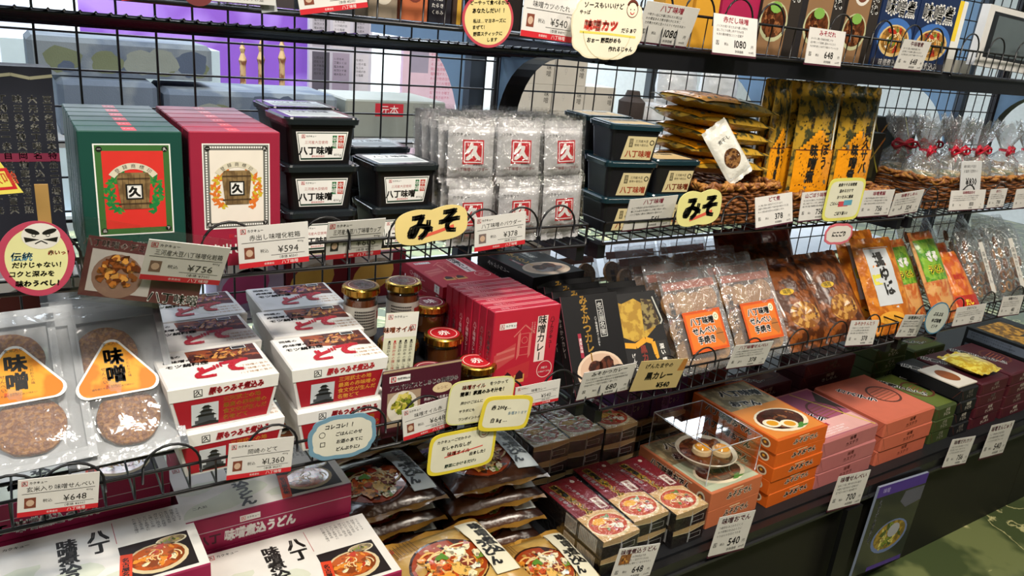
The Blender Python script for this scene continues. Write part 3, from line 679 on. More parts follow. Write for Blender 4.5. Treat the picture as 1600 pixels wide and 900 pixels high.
def currybox(front_up=True):
    w, d, h = .126, .020, .158
    m = M(); B = mat('B01E38', 'card'); m.bbox(-w / 2, w / 2, 0, d, 0, h, B, .0008); f = front(w, 0, .026)
    m.rect(f, .002, -.024, w - .002, h - .028, mat('BC2438', 'card'), 1); h -= .026
    O = mat('D8706A')
    m.poly(f, [(.006, .03), (.045, .05), (.045, .075), (.006, .058)], mat('C84A4C'), 2)
    for a, b, c, e in ((.01, .046, .044, .05), (.01, .058, .044, .062), (.048, .045, .052, .088), (.07, .045, .074, .088)): m.poly(f, [(a, b), (c, b + .006), (c, e + .006), (a, e)], O, 3)
    m.line(f, [(.04, .086), (.06, .104), (.08, .088)], .0022, O, 3); m.ring(f, .052, .052, .070, .090, .001, O, 3); m.arc(f, .061, .078, .005, .006, 0, 6.28, O, 4); m.line(f, [(.052, .066), (.07, .066)], .001, O, 3)
    m.poly(f, [(.03, .0), (.075, .01), (.075, .04), (.03, .03)], mat('C03038'), 2)
    for x in (.032, .055):
        m.rect(f, x - .008, .004, x + .012, .018, mat('D9A45A', 'card'), 4)
        m.poly(f, [(x - .006, .01), (x - .004, .02), (x + .002, .026), (x + .009, .02), (x + .01, .01)], mat('3A1620', 'card'), 5)
    brand(m, f, .017, h - .026, .0075, INK, 3); m.rect(f, .012, h - .031, .043, h - .021, WHITE, 2)
    m.rect(f, .083, .036, .103, .116, mat('F2DAD4'), 2); m.txt(f, '味噌カレー', .0925, .077, .0165, INK, 4, vert=True, bold=.02, res=2, step=.96)
    m.txt(f, '八丁カクキュー', .112, .085, .0085, mat('5A1420'), 4, vert=True, bold=.02, step=.95); blurb(m, f, .078, .108, .028, 2, .0035, mat('F2C8C0'), 3, 3, True)
    m.arc(f, .106, .02, .014, .0152, 0, 6.28, mat('F4D0C8'), 4, 24); m.txt(f, 'MISO', .106, .023, .0055, WHITE, 4); m.txt(f, 'CURRY 200g', .106, .016, .0042, WHITE, 4)
    h += .026; s_ = lside(w, d); m.txt(s_, '八丁味噌カレー', d / 2, h * .6, .0085, mat('F0CCD0'), 2, vert=True, bold=.02); m.rect(s_, .003, .012, d - .003, .03, WHITE, 1); m.txt(s_, '中辛', d / 2, .021, .006, INK, 2)
    t = top(w, d, h); m.rect(t, .003, .002, w - .003, .0035, mat('E8B8BC'), 1); m.rect(t, .003, d - .003, w - .003, d - .0015, mat('E8B8BC'), 1); m.txt(t, '味噌カレー', w * .3, d / 2, .008, mat('E0A0A8'), 2)
    return m
PROTO['curry'] = [('box', currybox())]
def blackcurry():
    w, d, h = .122, .022, .175
    m = M(); m.bbox(-w / 2, w / 2, 0, d, 0, h, mat('121114', 'card'), .0008); f = front(w)
    m.ell(f, w * .5, .038, .05, .036, mat('D8C0A8', 'card'), 1, 30); m.ell(f, w * .5, .042, .043, .028, mat('C8A890', 'card'), 2, 28)
    m.ell(f, w * .52, .036, .032, .018, mat('4A2418', 'gloss'), 3, 20, .1, .08, 3)
    for x, y in ((-.012, .046), (.012, .05)): m.ell(f, w * .52 + x, y, .016, .013, mat('5A2C1C', 'card', '2E140C', 90, .5), 4, 16, .3, .06, x)
    m.txt(f, 'みそかつカレー', w * .38, h * .66, .0175, mat('D8A848'), 4, vert=True, bold=.03, res=2, step=.95, a=.0)
    m.txt(f, '名古屋名物', w * .66, h * .74, .0115, WHITE, 4, vert=True, bold=.03); m.ring(f, w * .60, h * .56, w * .72, h * .93, .0007, WHITE, 3); m.txt(f, '八丁味噌使用のこだわり', w * .55, h * .62, .0048, WHITE, 3, vert=True)
    m.rect(f, w * .2, h * .38, w * .255, h * .62, mat('9A2038'), 3); m.txt(f, '濃厚旨味', w * .228, h * .5, .0065, WHITE, 4, vert=True)
    s_ = lside(w, d); m.txt(s_, 'みそかつカレー', d / 2, h * .6, .010, mat('D8D0C8'), 2, vert=True); t = top(w, d, h)
    m.rect(t, .0, .0, w, .0008, mat('8A4050'), 1); m.txt(t, 'みそかつカレー 中辛', w * .5, d * .55, .008, mat('C8C0B8'), 2)
    m.rect(f, .0, .0, .0008, h, mat('7A3040'), 2)
    return m
PROTO['black_curry'] = [('box', blackcurry())]
def yellowcurry():
    w, d, h = .105, .024, .17
    m = M(); m.bbox(-w / 2, w / 2, 0, d, 0, h, mat('131215', 'card'), .0008); f = front(w)
    m.poly(f, [(.004, .09), (.03, .078), (.06, .084), (.085, .1), (.088, .15), (.07, .145), (.05, .158), (.02, .15), (.008, .155)], mat('BE9A3A', 'card', 'A07A28', 60, .5), 1)
    m.poly(f, [(.056, .095), (.098, .105), (.09, .152), (.066, .156)], mat('3A2A1A', 'card', '8A7A4A', 90, .5), 2); m.line(f, [(.098, .105), (.104, .112), (.094, .158)], .003, mat('B8B8B0'), 3)
    m.line(f, [(.006, .074), (.03, .07), (.055, .08), (.07, .074), (.072, .05), (.085, .02)], .010, mat('D89A28', 'card'), 3)
    m.txt(f, '黒カレー', .045, .04, .015, mat('8A2A1C'), 4, vert=True, bold=.03, res=2); m.rect(f, .076, .03, .1, .074, INK, 4); m.txt(f, '深い味', .088, .052, .011, WHITE, 5, vert=True, bold=.03)
    m.txt(f, 'げんたまや', .02, .035, .009, WHITE, 4, vert=True); m.ell(f, .09, .016, .008, .008, WHITE, 4)
    t = top(w, d, h); m.txt(t, '黒カレー', w / 2, d / 2, .009, mat('C8A04A'), 2)
    return m
PROTO['yellow_curry'] = [('box', yellowcurry())]

def senbei_bag():
    bag, lab, c = M(), M(), M(); w, l = .150, .19
    pillow(bag, w, l, .036, film('clear_bag_soft', gl=.35, bump=1.2, scale=50, haze=.13), None, .006, 7, seal=.006, ms=film('clear_bag_edge', gl=.6, bump=1.2, scale=90, haze=.1))
    r = random.Random(6)
    for i in range(12): 
        x, y = -.048 + (i % 4) * .031 + r.uniform(-.004, .004), .03 + (i // 4) * .05 + r.uniform(-.006, .006)
        c.lathe([(0, .006), (.022, .006), (.024, .010), (.022, .015), (0, .0165)], 14, mat(r.choice(['A87848', 'B08450', '966840']), 'crumb'), x, y)
    c.txt(F((-w / 2, 0, .019), (1, 0, 0), (0, 1, 0)), '味噌せんべい', w * .12, l * .5, .013, mat('3A1E10'), 1, vert=True, bold=.03)
    c.rect(F((-w / 2, 0, .018), (1, 0, 0), (0, 1, 0)), w * .05, l * .82, w * .95, l * .9, mat('B0522E'), 1)
    f = F((-w / 2 + .02, .03, .0375), (1, 0, 0), (0, 1, 0)); lw, lh = .098, .078
    lab.slab(f, [(0, 0), (lw, 0), (lw, lh), (0, lh)], .0006, mat('D85A18', 'card')); lab.ring(f, .002, .002, lw - .002, lh - .002, .0012, mat('B8401A'), 1); lab.rect(f, .006, .006, lw - .006, lh - .006, mat('DC7424', 'card'), 1)
    for j, s_ in enumerate(('八丁味噌', 'せんべい', '手焼き')): lab.txt(f, s_, lw * .46, lh * (.74 - j * .23), .0155, WHITE, 2, bold=.10); lab.txt(f, s_, lw * .46, lh * (.74 - j * .23), .0155, INK, 3, bold=.03)
    lab.ell(f, lw * .84, lh * .8, .007, .008, mat('E8E4C8'), 2); lab.arc(f, lw * .84, lh * .8, .003, .004, 0, 6.28, mat('4A7A3A'), 3); lab.ell(f, lw * .84, lh * .32, .010, .016, mat('B06A2C'), 2, 14, .3, .1); lab.line(f, [(lw * .74, lh * .38), (lw * .94, lh * .38)], .001, INK, 4)
    return [('bag', bag, []), ('label', lab, []), ('rice_crackers', c, [])]
PROTO['senbei_bag'] = senbei_bag()

def udonbox():
    w, d, h = .245, .152, .053
    m = M(); m.bbox(-w / 2, w / 2, 0, d, 0, h, mat('9A1E4A', 'card'), .0008)
    t = top(w, d, h); m.rect(t, .0, .002, w, d, mat('E4E0DA', 'card'), 1); m.rect(t, 0, 0, w, .003, mat('9A1E4A', 'card'), 2)
    for x, y, rx, ry in ((.05, .03, .05, .02), (.09, .05, .04, .018), (.15, .03, .03, .012), (.03, .08, .03, .014)): m.ell(t, x, y, rx, ry, mat('D3D6C4'), 1.6, 14, .2, .1, x)
    m.txt(t, '八丁', w * .52, d * .72, .026, INK, 3, vert=True, bold=.05, res=2); m.txt(t, '味噌煮込うどん', w * .37, d * .46, .0200, INK, 3, vert=True, bold=.05, res=2, step=.86, W=1.25)
    m.line(t, [(w * .6, d * .95), (w * .6, d * .62)], .0008, mat('B0283A'), 3)
    blurb(m, t, w * .94, d * .94, .04, 9, .0052, INK, 5, 3, True)
    m.rect(t, w * .60, d * .06, w * .95, d * .56, mat('241C1C', 'card'), 3); bowl(m, t, w * .77, d * .28, w * .155, d * .2, 'D8C49A', 'C05A1E', 'udon', 4, 4, 12, .3); bowl(m, t, w * .86, d * .48, w * .08, d * .06, 'D8CEB0', 'B09A70', 'green', 7, 4, 5)
    m.poly(t, [(w * .56, d * .02), (w * .62, d * .0 + .004), (w * .66, d * .42), (w * .6, d * .44)], mat('D8431E'), 12); m.txt(t, '名古屋名物', w * .61, d * .23, .0095, INK, 13, vert=True, bold=.03, a=-.13)
    brand(m, t, w * .05, d * .93, .010, INK, 3)
    m.txt(t, '二人前', w * .1, d * .2, .007, INK, 3)
    f = front(w); m.rect(f, .0, .030, w, .0312, mat('C8B8BE'), 1); m.rect(f, w * .30, .034, w * .42, .044, WHITE, 1); brand(m, f, w * .32, .039, .006, INK, 2)
    m.txt(f, '味噌煮込うどん', w * .42, .0165, .020, WHITE, 2, bold=.05, res=2, slant=.12, W=.105); m.txt(f, '八丁', w * .12, .0165, .017, mat('4A0E24'), 2, bold=.04, res=2)
    s_ = rside(w, d); m.txt(s_, '味噌煮込うどん', d * .5, h * .5, .014, WHITE, 2, bold=.03)
    return m
PROTO['udon_box'] = [('box', udonbox())]

def udonpouch(cream):
    w, l = .20, .165; m = M()
    f = pillow(m, w, l, .036, mat('C9A45C' if cream else '4A2A18', 'foil', 'B88E48' if cream else '2A1610', 18, .52), mat('8E6A30', 'foil'), .004, 3, n=16, ms=mat('B98A3C' if cream else '8A6428', 'foil'))
    m.ell(f, w * .42, l * .42, w * .34, l * .37, mat('3A2014', 'gloss'), 2, 26); m.ell(f, w * .42, l * .42, w * .32, l * .34, mat('A0401A', 'gloss'), 3, 26)
    food(m, f, w * .42, l * .42, w * .3, l * .32, 'udon', 9 if cream else 10, 26, 4, .26); food(m, f, w * .38, l * .36, w * .2, l * .2, 'orange', 3, 9, 13, .4)
    m.ell(f, w * .38, l * .5, w * .045, l * .06, mat('5A8A2A', 'card'), 18, 10, .5, .3, 2); m.ell(f, w * .55, l * .34, w * .07, l * .07, mat('7A3018', 'card'), 18, 12); 
    for a in (0, 2.09, 4.19): m.ell(f, w * .55, l * .34, w * .062, l * .012, mat('E8C080'), 19, 8, a)
    m.poly(f, [(w * .70, l * .07), (w * .93, l * .07), (w * .93, l * .93), (w * .70, l * .93)], mat('DCE2DE' if not cream else 'E6DFC4'), 20); m.rect(f, w * .70, l * .07, w * .93, l * .93, mat('DCE2DE' if not cream else 'E6DFC4'), 20, 8)
    m.txt(f, '味噌煮込', w * .86, l * .6, .0235, INK, 22, vert=True, bold=.06, res=2); m.txt(f, 'うどん', w * .765, l * .36, .0225, INK, 22, vert=True, bold=.06, res=2)
    for j in range(7): m.line(f, [(w * (.08 + j * .03), l * .72), (w * (.08 + j * .03), l * .94)], .0012, mat('5A3A1C'), 20)
    logo(m, f, w * .06, l * .86, .010, RED, None, 20)
    return m
PROTO['udon_pouch'] = [('pouch', udonpouch(True))]; PROTO['udon_pouch_dark'] = [('pouch', udonpouch(False))]

def cuppack():
    w, d, h = .092, .205, .040
    m, q = M(), M(); m.bbox(-w / 2, w / 2, 0, d, 0, h, mat('1B1414', 'card'), .002)
    t = top(w, d, h); m.rect(t, .001, .0, w - .001, d, mat('7E1420', 'card'), 1)
    m.poly(t, [(.001, 0), (w - .001, 0), (w - .001, d * .36), (w * .6, d * .42), (.001, d * .40)], mat('D8B078', 'card'), 2)
    m.ell(t, w * .5, d * .19, w * .49, d * .18, mat('E8D4A8', 'card'), 3, 22); m.ell(t, w * .5, d * .20, w * .45, d * .155, mat('C8502A', 'card'), 4, 22); food(m, t, w * .5, d * .2, w * .43, d * .15, 'udon', 5, 18, 5, .28); m.ell(t, w * .36, d * .26, w * .16, d * .05, mat('F0B030', 'card'), 12, 12)
    for u, v, s_, c, k, b in ((.24, .68, .019, 'E8C030', 5, .10), (.24, .68, .019, '1A1210', 6, .02)): m.txt(t, '味噌煮込うどん', w * .34, d * .67, .0175, mat(c), k, vert=True, bold=b, a=.12, step=.92, res=2 if k == 5 else 1)
    m.txt(t, '名古屋名物', w * .14, d * .72, .010, WHITE, 5, vert=True, bold=.04, a=.12, step=1.3); m.txt(t, '八丁味噌仕立て', w * .62, d * .72, .0085, WHITE, 5, vert=True, bold=.04, a=.12, step=1.3)
    m.poly(t, [(w * .72, d * .42), (w * .94, d * .42), (w * .94, d * .6), (w * .72, d * .6)], mat('E8D8C8'), 5); m.txt(t, '半生麺', w * .83, d * .51, .011, RED, 6, vert=True, bold=.03); m.ell(t, w * .8, d * .92, .005, .005, mat('D8C8B8'), 5, 12)
    f = front(w); m.poly(f, [(0, h), (w, h), (w, h * .8), (w * .5, h * .66), (0, h * .76)], mat('C8A878', 'card'), 1); m.line(f, [(0, h * .76), (w * .5, h * .64), (w, h * .8)], .0016, mat('E8D8B0'), 2)
    m.ring(f, w * .55, h * .2, w * .9, h * .5, .0006, WHITE, 2)
    s_ = lside(w, d); m.rect(s_, d * .45, h * .12, d * .62, h * .9, WHITE, 1); m.rect(s_, d * .66, h * .12, d * .92, h * .9, mat('DCD8D2'), 1)
    for j in range(10): m.rect(s_, d * .46 + j * .0032, h * .2, d * .46 + j * .0032 + .0014, h * .8, INK, 2); m.rect(s_, d * .68 + j * .0048, h * .2, d * .68 + j * .0048 + .001, h * .82, mat('6A6A6A'), 2)
    for sx in (-1, 1): q.box(sx * (w / 2 + .0005) - .0002, sx * (w / 2 + .0005) + .0002, 0, d, .001, h, film('shrink_wrap', gl=.25, bump=.9, scale=60))
    q.add([(-w / 2 - .0006, -.0012, .001), (w / 2 + .0006, -.0012, .001), (w / 2 + .0006, -.0012, h + .0016), (-w / 2 - .0006, -.0012, h + .0016), (-w / 2, d, h + .0045), (w / 2, d, h + .0045)], [(0, 1, 2, 3), (3, 2, 5, 4)], film('shrink_wrap', gl=.25, bump=.9, scale=60))
    q.add([(-.002, -.0016, .002), (.002, -.0016, .002), (.001, -.004, h * .5), (-.001, -.0016, h)], [(0, 1, 2, 3)], film('shrink_seam', gl=.6, haze=.3))
    return [('box', m, []), ('shrink_wrap', q, [])]
PROTO['cup_pack'] = cuppack()

def odenbox(case=False):
    w, d, h = .178, .255, .034
    m = M(); O = mat('D8641C' if not case else 'C8724A', 'card'); m.bbox(-w / 2, w / 2, 0, d, 0, h, O, .0012)
    t = top(w, d, h); m.rect(t, .006, .008, w - .006, d - .006, mat('E08A3A' if not case else 'B9C0A4', 'card'), 1)
    m.poly(t, [(.006, d * .55), (w - .006, d * .55), (w - .006, d - .006), (.006, d - .006)], mat('8A7A5A', 'card', 'B8A47A', 40, .5), 2)
    for c, k, b in (('F0E8D8', 4, .12), ('1A1410', 5, .04)): m.txt(t, '八丁味噌', w * .6, d * .8, .030, mat(c), k, bold=b, res=2, a=-.25); m.txt(t, 'おでん', w * .42, d * .62, .028, mat(c), k, bold=b, res=2, a=-.25)
    bowl(m, t, w * .52, d * .26, w * .42, d * .2, 'F0E2C4', '5A2414', 'meat', 8, 6, 14, .26)
    for x, y in ((.3, .24), (.52, .17)) if not case else (): m.ell(t, w * x, d * y, w * .13, d * .07, mat('F2E6C8'), 14, 16, -.2); m.ell(t, w * (x + .01), d * y, w * .085, d * .046, mat('E8A428', 'gloss'), 15, 14, -.2)
    m.ell(t, w * .66, d * .11, w * .1, d * .03, mat('4E8A34'), 14, 12, .2, .3, 5)
    if case:
        for r0 in (.03, .042, .054): m.arc(t, w * .82, d * .16, r0, r0 + .002, .4, 2.9, mat('7E9A8A'), 16, 20)
    f = front(w); m.txt(f, 'みそおでん', w * .56, h * .5, .0145, mat('F0E0C8'), 2, bold=.10, slant=.3, W=w * .5); m.txt(f, 'みそおでん', w * .56, h * .5, .0145, mat('3A1A10'), 3, bold=.03, slant=.3, W=w * .5); m.rect(f, w * .42, h * .78, w * .62, h * .84, mat('F0D8B0'), 2)
    s_ = lside(w, d); m.txt(s_, '八丁味噌おでん', d * .45, h * .52, .019, mat('F0E0C8'), 2, bold=.10, slant=.2, W=d * .55); m.txt(s_, '八丁味噌おでん', d * .45, h * .52, .019, mat('3A1A10'), 3, bold=.03, slant=.2, W=d * .55)
    m.rect(s_, d * .52, h * .84, d * .75, h * .9, mat('F0D8B0'), 2); m.ell(s_, d * .88, h * .45, .014, .011, mat('E8D8B8'), 2, 16); m.ell(s_, d * .88, h * .45, .010, .007, mat('6A4028'), 3, 14); m.ell(s_, d * .875, h * .47, .004, .003, mat('E8A428'), 4, 10)
    return m
PROTO['oden_box'] = [('box', odenbox())]; PROTO['oden_case_box'] = [('box', odenbox(True))]

def wrapbox(base, word, top2, ctop=None, w=.215, d=.215, h=.042):
    m = M(); m.bbox(-w / 2, w / 2, 0, d, 0, h, mat(base, 'card'), .004); t = top(w, d, h); f = front(w); s_ = lside(w, d)
    dk = mat('7A3A2A'); m.line(f, [(.002, h - .003), (.02, .003)], .0007, dk, 1); m.line(f, [(.002, h - .003), (.012, h * .35)], .0005, dk, 1); m.line(s_, [(d - .002, h - .003), (d - .02, .003)], .0007, dk, 1)
    pale = base[0] in '1345'
    for j in range(2): m.txt(f, word[j], w * .54, h * (.68 - j * .34), .012, mat('C8C0B0' if pale else '5A1E14'), 2, bold=.02, a=.05)
    if ctop: m.rect(t, .01, .01, w - .01, d - .01, mat(ctop, 'card'), 1)
    m.txt(t, top2, w * .32, d * .62, .026, WHITE, 3, vert=True, bold=.10, a=.5); m.txt(t, top2, w * .32, d * .62, .026, INK, 4, vert=True, bold=.04, res=2, a=.5)
    m.arc(t, w * .68, d * .5, .040, .046, 0, 6.28, mat('5A2A18'), 3, 26)
    for j in range(5): m.line(t, [(w * .5, d * (.38 + j * .05)), (w * .84, d * (.42 + j * .05))], .003, mat('8A4A2C'), 2)
    return m
PROTO['peach_box'] = [('box', wrapbox('CC6A50', ('味噌', 'カステラ'), 'カステラ'))]
def pinkbox():
    m = wrapbox('B8706E', ('味噌', 'カステラ'), '味噌カステラ', 'A0506A'); w, d, h = .215, .215, .042; t = top(w, d, h)
    m.rect(t, .012, .012, w - .012, d * .34, mat('E0A8A0', 'card'), 5); m.line(t, [(w * .95, d * .02), (w * .62, d * .95)], .004, mat('D8B838'), 6)
    m.txt(t, '岡崎銘菓', w * .3, d * .26, .014, mat('C8284A'), 6, bold=.04); blurb(m, t, w * .1, d * .18, .12, 3, .006, mat('FFFFFF'), 5, 6)
    m.poly(t, [(w * .78, d * .7), (w * .96, d * .4), (w * .96, d * .9)], mat('3A2A20', 'card'), 6)
    return m
PROTO['pink_box'] = [('box', pinkbox())]
PROTO['green_box'] = [('box', wrapbox('3E4A24', ('ざる', 'うどん'), '味噌うどん', '5E6A2C', .10, .20, .036))]
PROTO['dark_box'] = [('box', wrapbox('17171A', ('味噌', 'うどん'), '味噌うどん', '1E1A1C', .09, .20, .036))]
PROTO['maroon_box'] = [('box', wrapbox('4E1A24', ('味噌', 'きしめん'), '味噌きしめん', '441620', .15, .20, .036))]
def purplebox(base, w=.11, h=.06):
    m = wrapbox(base, ('味噌', 'まんじゅう'), '味噌まんじゅう', None, w, .16, h); f = front(w); m.rect(f, w * .3, h * .1, w * .5, h * .9, mat('8A5A9A'), 3); m.txt(f, '味噌', w * .4, h * .5, h * .3, INK, 4, vert=True); return m
PROTO['purple_box'] = [('box', purplebox('5A3068'))]; PROTO['brown_box'] = [('box', purplebox('6A2A2A', .14, .09))]
def bandbox():
    w, d, h = .20, .20, .045; m = M(); m.bbox(-w / 2, w / 2, 0, d, 0, h, mat('101214', 'card')); t = top(w, d, h); m.rect(t, .02, .02, w - .02, d - .02, mat('6A4A1C', 'card', 'B8862C', 50, .52), 1); m.rect(t, w * .5, d * .2, w * .9, d * .4, mat('1A1A1A'), 2)
    s_ = lside(w, d); m.rect(s_, .01, h * .2, d - .01, h * .8, mat('5E6672'), 1); blurb(m, s_, .02, h * .65, d * .8, 3, .007, mat('20262E'), 4, 2); f = front(w); m.rect(f, .0, h * .4, w, h * .7, mat('9A9EA2'), 1)
    return m
PROTO['band_box'] = [('box', bandbox())]

# ================================================================ placing the goods
ORD = ['front', 'second', 'third', 'fourth', 'fifth', 'sixth', 'seventh', 'eighth', 'ninth']
LEV = {2: ['lower', 'upper'], 3: ['bottom', 'middle', 'top'], 4: ['bottom', 'second lowest', 'third lowest', 'top'], 5: ['bottom', 'second lowest', 'middle', 'second highest', 'top'],
       6: ['bottom', 'second lowest', 'third lowest', 'third highest', 'second highest', 'top'], 7: ['bottom', 'second lowest', 'third lowest', 'middle', 'third highest', 'second highest', 'top'],
       8: ['bottom', 'second lowest', 'third lowest', 'fourth lowest', 'fourth highest', 'third highest', 'second highest', 'top']}
COLN = {2: ['left', 'right'], 3: ['left', 'middle', 'right']}
R = random.Random(11)
MID, LOW, LOW2 = .9868, .7287, .7067
def lay(TL, TR, BL, Yt, Yb, Yr=None):                    # a plane that leans back: top edge at depth Yt, bottom edge at Yb
    a, c = at(*TL, Y=Yt), at(*BL, Y=Yb); b = at(*TR, Y=Yr or Yt); U = (b - a).normalized(); V = a - c; V = (V - U * V.dot(U)).normalized()
    return F(c, U, V)
def put_on(kind, f, w, name, label, cat, group=None, up=0, sc=None):
    o = put(kind, name, label, cat, (0, 0, 0), (0, 0, 0), group, sc)
    p = f.o + f.U * (w / 2) + f.N * up
    mw = Matrix(((f.U.x, f.V.x, f.N.x, p.x), (f.U.y, f.V.y, f.N.y, p.y), (f.U.z, f.V.z, f.N.z, p.z), (0, 0, 0, 1)))
    o.rotation_euler = mw.to_euler(); o.location = p
    return o

# ---- middle shelf, near bay: gift boxes, black tubs, powder packs
for k in range(6):
    put('green_gift', 'gift_box', 'dark green miso gift box with red barrel print, %s of the row of six' % ORD[k], 'gift box', (.113, .952 + k * .0385, MID), (0, 0, R.uniform(-.01, .01)), 'green miso gift boxes')
    put('red_gift', 'gift_box', 'wine red miso gift box with maple leaf print, %s of the row of six' % ORD[k], 'gift box', (.227, .955 + k * .0385, MID), (0, 0, R.uniform(-.01, .01)), 'red miso gift boxes')
for k in range(3): put('tub', 'miso_tub', 'black miso tub with white label beside the red gift box, %s of three' % LEV[3][k], 'tub', (.341, .972, MID + k * .0612), (0, 0, (.02, -.02, .03)[k]), 'black miso tubs')
for k in range(3): put('tub', 'miso_tub', 'black miso tub at the back beside the red gift boxes, %s of its stack' % LEV[3][k], 'tub', (.350, 1.075, MID + k * .0612), (0, 0, (.02, -.02, .0)[k]), 'black miso tubs')
for k in range(2): put('tub', 'miso_tub', 'black miso tub with white label beside the powder packs, %s of two' % LEV[2][k], 'tub', (.464, .972, MID + k * .0612), (0, 0, (.0, .04)[k]), 'black miso tubs')
for k in range(2): put('tub', 'miso_tub', 'black miso tub behind the one beside the powder packs, %s of two' % LEV[2][k], 'tub', (.472, 1.085, MID + k * .0612 + (.004 if k else 0)), (0, 0, (.0, .05)[k]), 'black miso tubs')
for r_ in range(2):
    for c, x in enumerate((.560, .645, .728)):
        for k in range(5):
            put('powder', 'powder_pack', 'silver powder pack with red square mark, %s row, %s column, %s from the front' % (('lower', 'upper')[r_], COLN[3][c], ORD[k] if k else 'first'), 'powder pack',
                (x + R.uniform(-.002, .002), .962 + k * .026 + (.012 if r_ else 0), MID + .013 + r_ * .088), (1.5708 - (.10 if r_ else .05), R.uniform(-.03, .03), R.uniform(-.05, .05)), 'silver powder packs', (.92, .92, .9))
# ---- middle shelf, second bay: kraft label tubs, baskets of yellow packs, gift bags
for k in range(3): put('ktub', 'miso_tub', 'black miso tub with kraft label and teal lid, %s of the tall stack' % LEV[3][k], 'tub', (.873, .965, MID + k * .0612), (0, 0, (-.12, -.16, -.2)[k]), 'kraft labelled miso tubs')
for k in range(2): put('ktub', 'miso_tub', 'black miso tub with kraft label beside the wicker basket, %s of the short stack' % LEV[2][k], 'tub', (.987, .975, MID + k * .0612), (0, 0, (-.05, -.1)[k]), 'kraft labelled miso tubs')
for k in range(3): put('ktub', 'miso_tub', 'black miso tub at the back behind the tall kraft labelled stack, %s of three' % LEV[3][k], 'tub', (.90, 1.07, MID + k * .0612 - 0), (0, 0, -.1), 'kraft labelled miso tubs')
def basket(x0, x1, y0, y1, z, h, label):
    m, rim = M(), M(); W1, W2 = mat('5E3216', 'wood', '8A5426', 120, .5), mat('7A4620', 'wood', 'B07838', 90, .5)
    def ringp(z_, q, ph, am, n=120):
        o = []
        P = 2 * (x1 - x0 + y1 - y0)
        for i in range(n):
            s_ = P * i / n; a, b = x1 - x0, y1 - y0
            if s_ < a: p, nn = (x0 + s_, y0), (0, -1)
            elif s_ < a + b: p, nn = (x1, y0 + s_ - a), (1, 0)
            elif s_ < 2 * a + b: p, nn = (x1 - (s_ - a - b), y1), (0, 1)
            else: p, nn = (x0, y1 - (s_ - 2 * a - b)), (-1, 0)
            cx, cy = (x0 + x1) / 2, (y0 + y1) / 2; w = am * math.sin(i * 1.5708 + ph)
            o.append((cx + (p[0] - cx) * q + nn[0] * w, cy + (p[1] - cy) * q + nn[1] * w, z_ + (am * math.cos(i * .9 + ph * 2) if ph > 3 else 0)))
        return o
    n = int(h / .0065)
    for k in range(n): m.tube(ringp(z + .004 + k * .0065, .93 + .06 * k / n, (k % 2) * 3.1416 * .999, .0022), .0034, W1, 4, True)
    m.box(x0 + .012, x1 - .012, y0 + .012, y1 - .012, z, z + .004, W1)
    for k in range(3): rim.tube([(a, b, c + .004 * math.sin(i * .8 + k * 2.1)) for i, (a, b, c) in enumerate(ringp(z + h, 1.0, k * 2.1, .004, 200))], .0042, W2, 5, True)
    one('wicker_basket', m, label, 'basket', parts=[('braided_rim', rim)], group='wicker baskets')
basket(1.045, 1.245, .955, 1.20, MID, .075, 'brown wicker basket full of lying yellow packs beside the black tubs')
basket(1.258, 1.635, .965, 1.22, MID, .050, 'low brown wicker basket holding the standing yellow packs')
basket(1.80, 2.46, .955, 1.22, MID, .070, 'wide wicker basket under the ribbon tied gift bags')
for k in range(5):
    put('fish_lying', 'fish_pack', 'yellow mottled fish pack lying flat, %s of the pile across the basket' % LEV[5][k], 'food pack', (1.052 + (k % 3) * .004, 1.07 + (k % 2) * .005, MID + .088 + k * .0288), (-.04 - .01 * k, .02, -1.5708 + .02 * ((k * 7) % 3 - 1)), 'lying yellow fish packs', (1, .88, .95))
for c, (kd, x, w_) in enumerate((('fish_a', 1.300, 'in a narrow slot'), ('fish_a', 1.392, 'with burdock lettering'), ('fish_b', 1.53, 'with mackerel lettering'))):
    for k in range(4 if c else 2):
        y = (1.01 if c else 1.03) + k * .03
        put(kd, 'fish_pack', 'yellow mottled pack %s standing upright, %s of its row' % (w_, ORD[k]), 'food pack', (x, y, MID + .018), (1.5708 - .05, 0, .01 * (k % 2)), 'standing yellow fish packs', (1, 1, 1) if c else (.36, 1, 1))
m = M(); pf = pillow(m, .085, .16, .014, mat('D9D6CC', 'foil'), None, .003, 5); m.ell(pf, .04, .06, .026, .03, mat('4A2E1C', 'gloss', '8A6238', 90, .5), 2, 18); m.poly(pf, [(.006, .006), (.08, .006), (.08, .035), (.006, .03)], mat('C8CCD0'), 2); m.txt(pf, '煮干し', .045, .12, .014, INK, 3)
PROTO['wp'] = [('x', m)]; put_on('wp', lay((1064, 240), (1098, 214), (1128, 294), 1.0, .965), .085, 'fish_pouch', 'white paper pouch with a dark window leaning out of the wicker basket', 'food pack', sc=(.72, .62, 1))
m = M(); m.bbox(-.05, .05, 0, .07, 0, .05, mat('C9CED2', 'card')); m.rect(top(.1, .07, .05), .01, .01, .09, .06, mat('B48A3C'), 1)
o = one('small_carton', m, 'pale carton standing between the kraft labelled tubs and the basket', 'carton'); o.location = (.99, 1.085, MID + .06)
m = M(); m.bbox(-.05, .05, 0, .08, 0, .06, mat('2A2A2E', 'card')); m.rect(front(.1), .01, .01, .09, .05, mat('3A3A40'), 1)
o = one('small_carton', m, 'dark carton under the pale carton behind the black tubs', 'carton'); o.location = (.99, 1.08, MID)

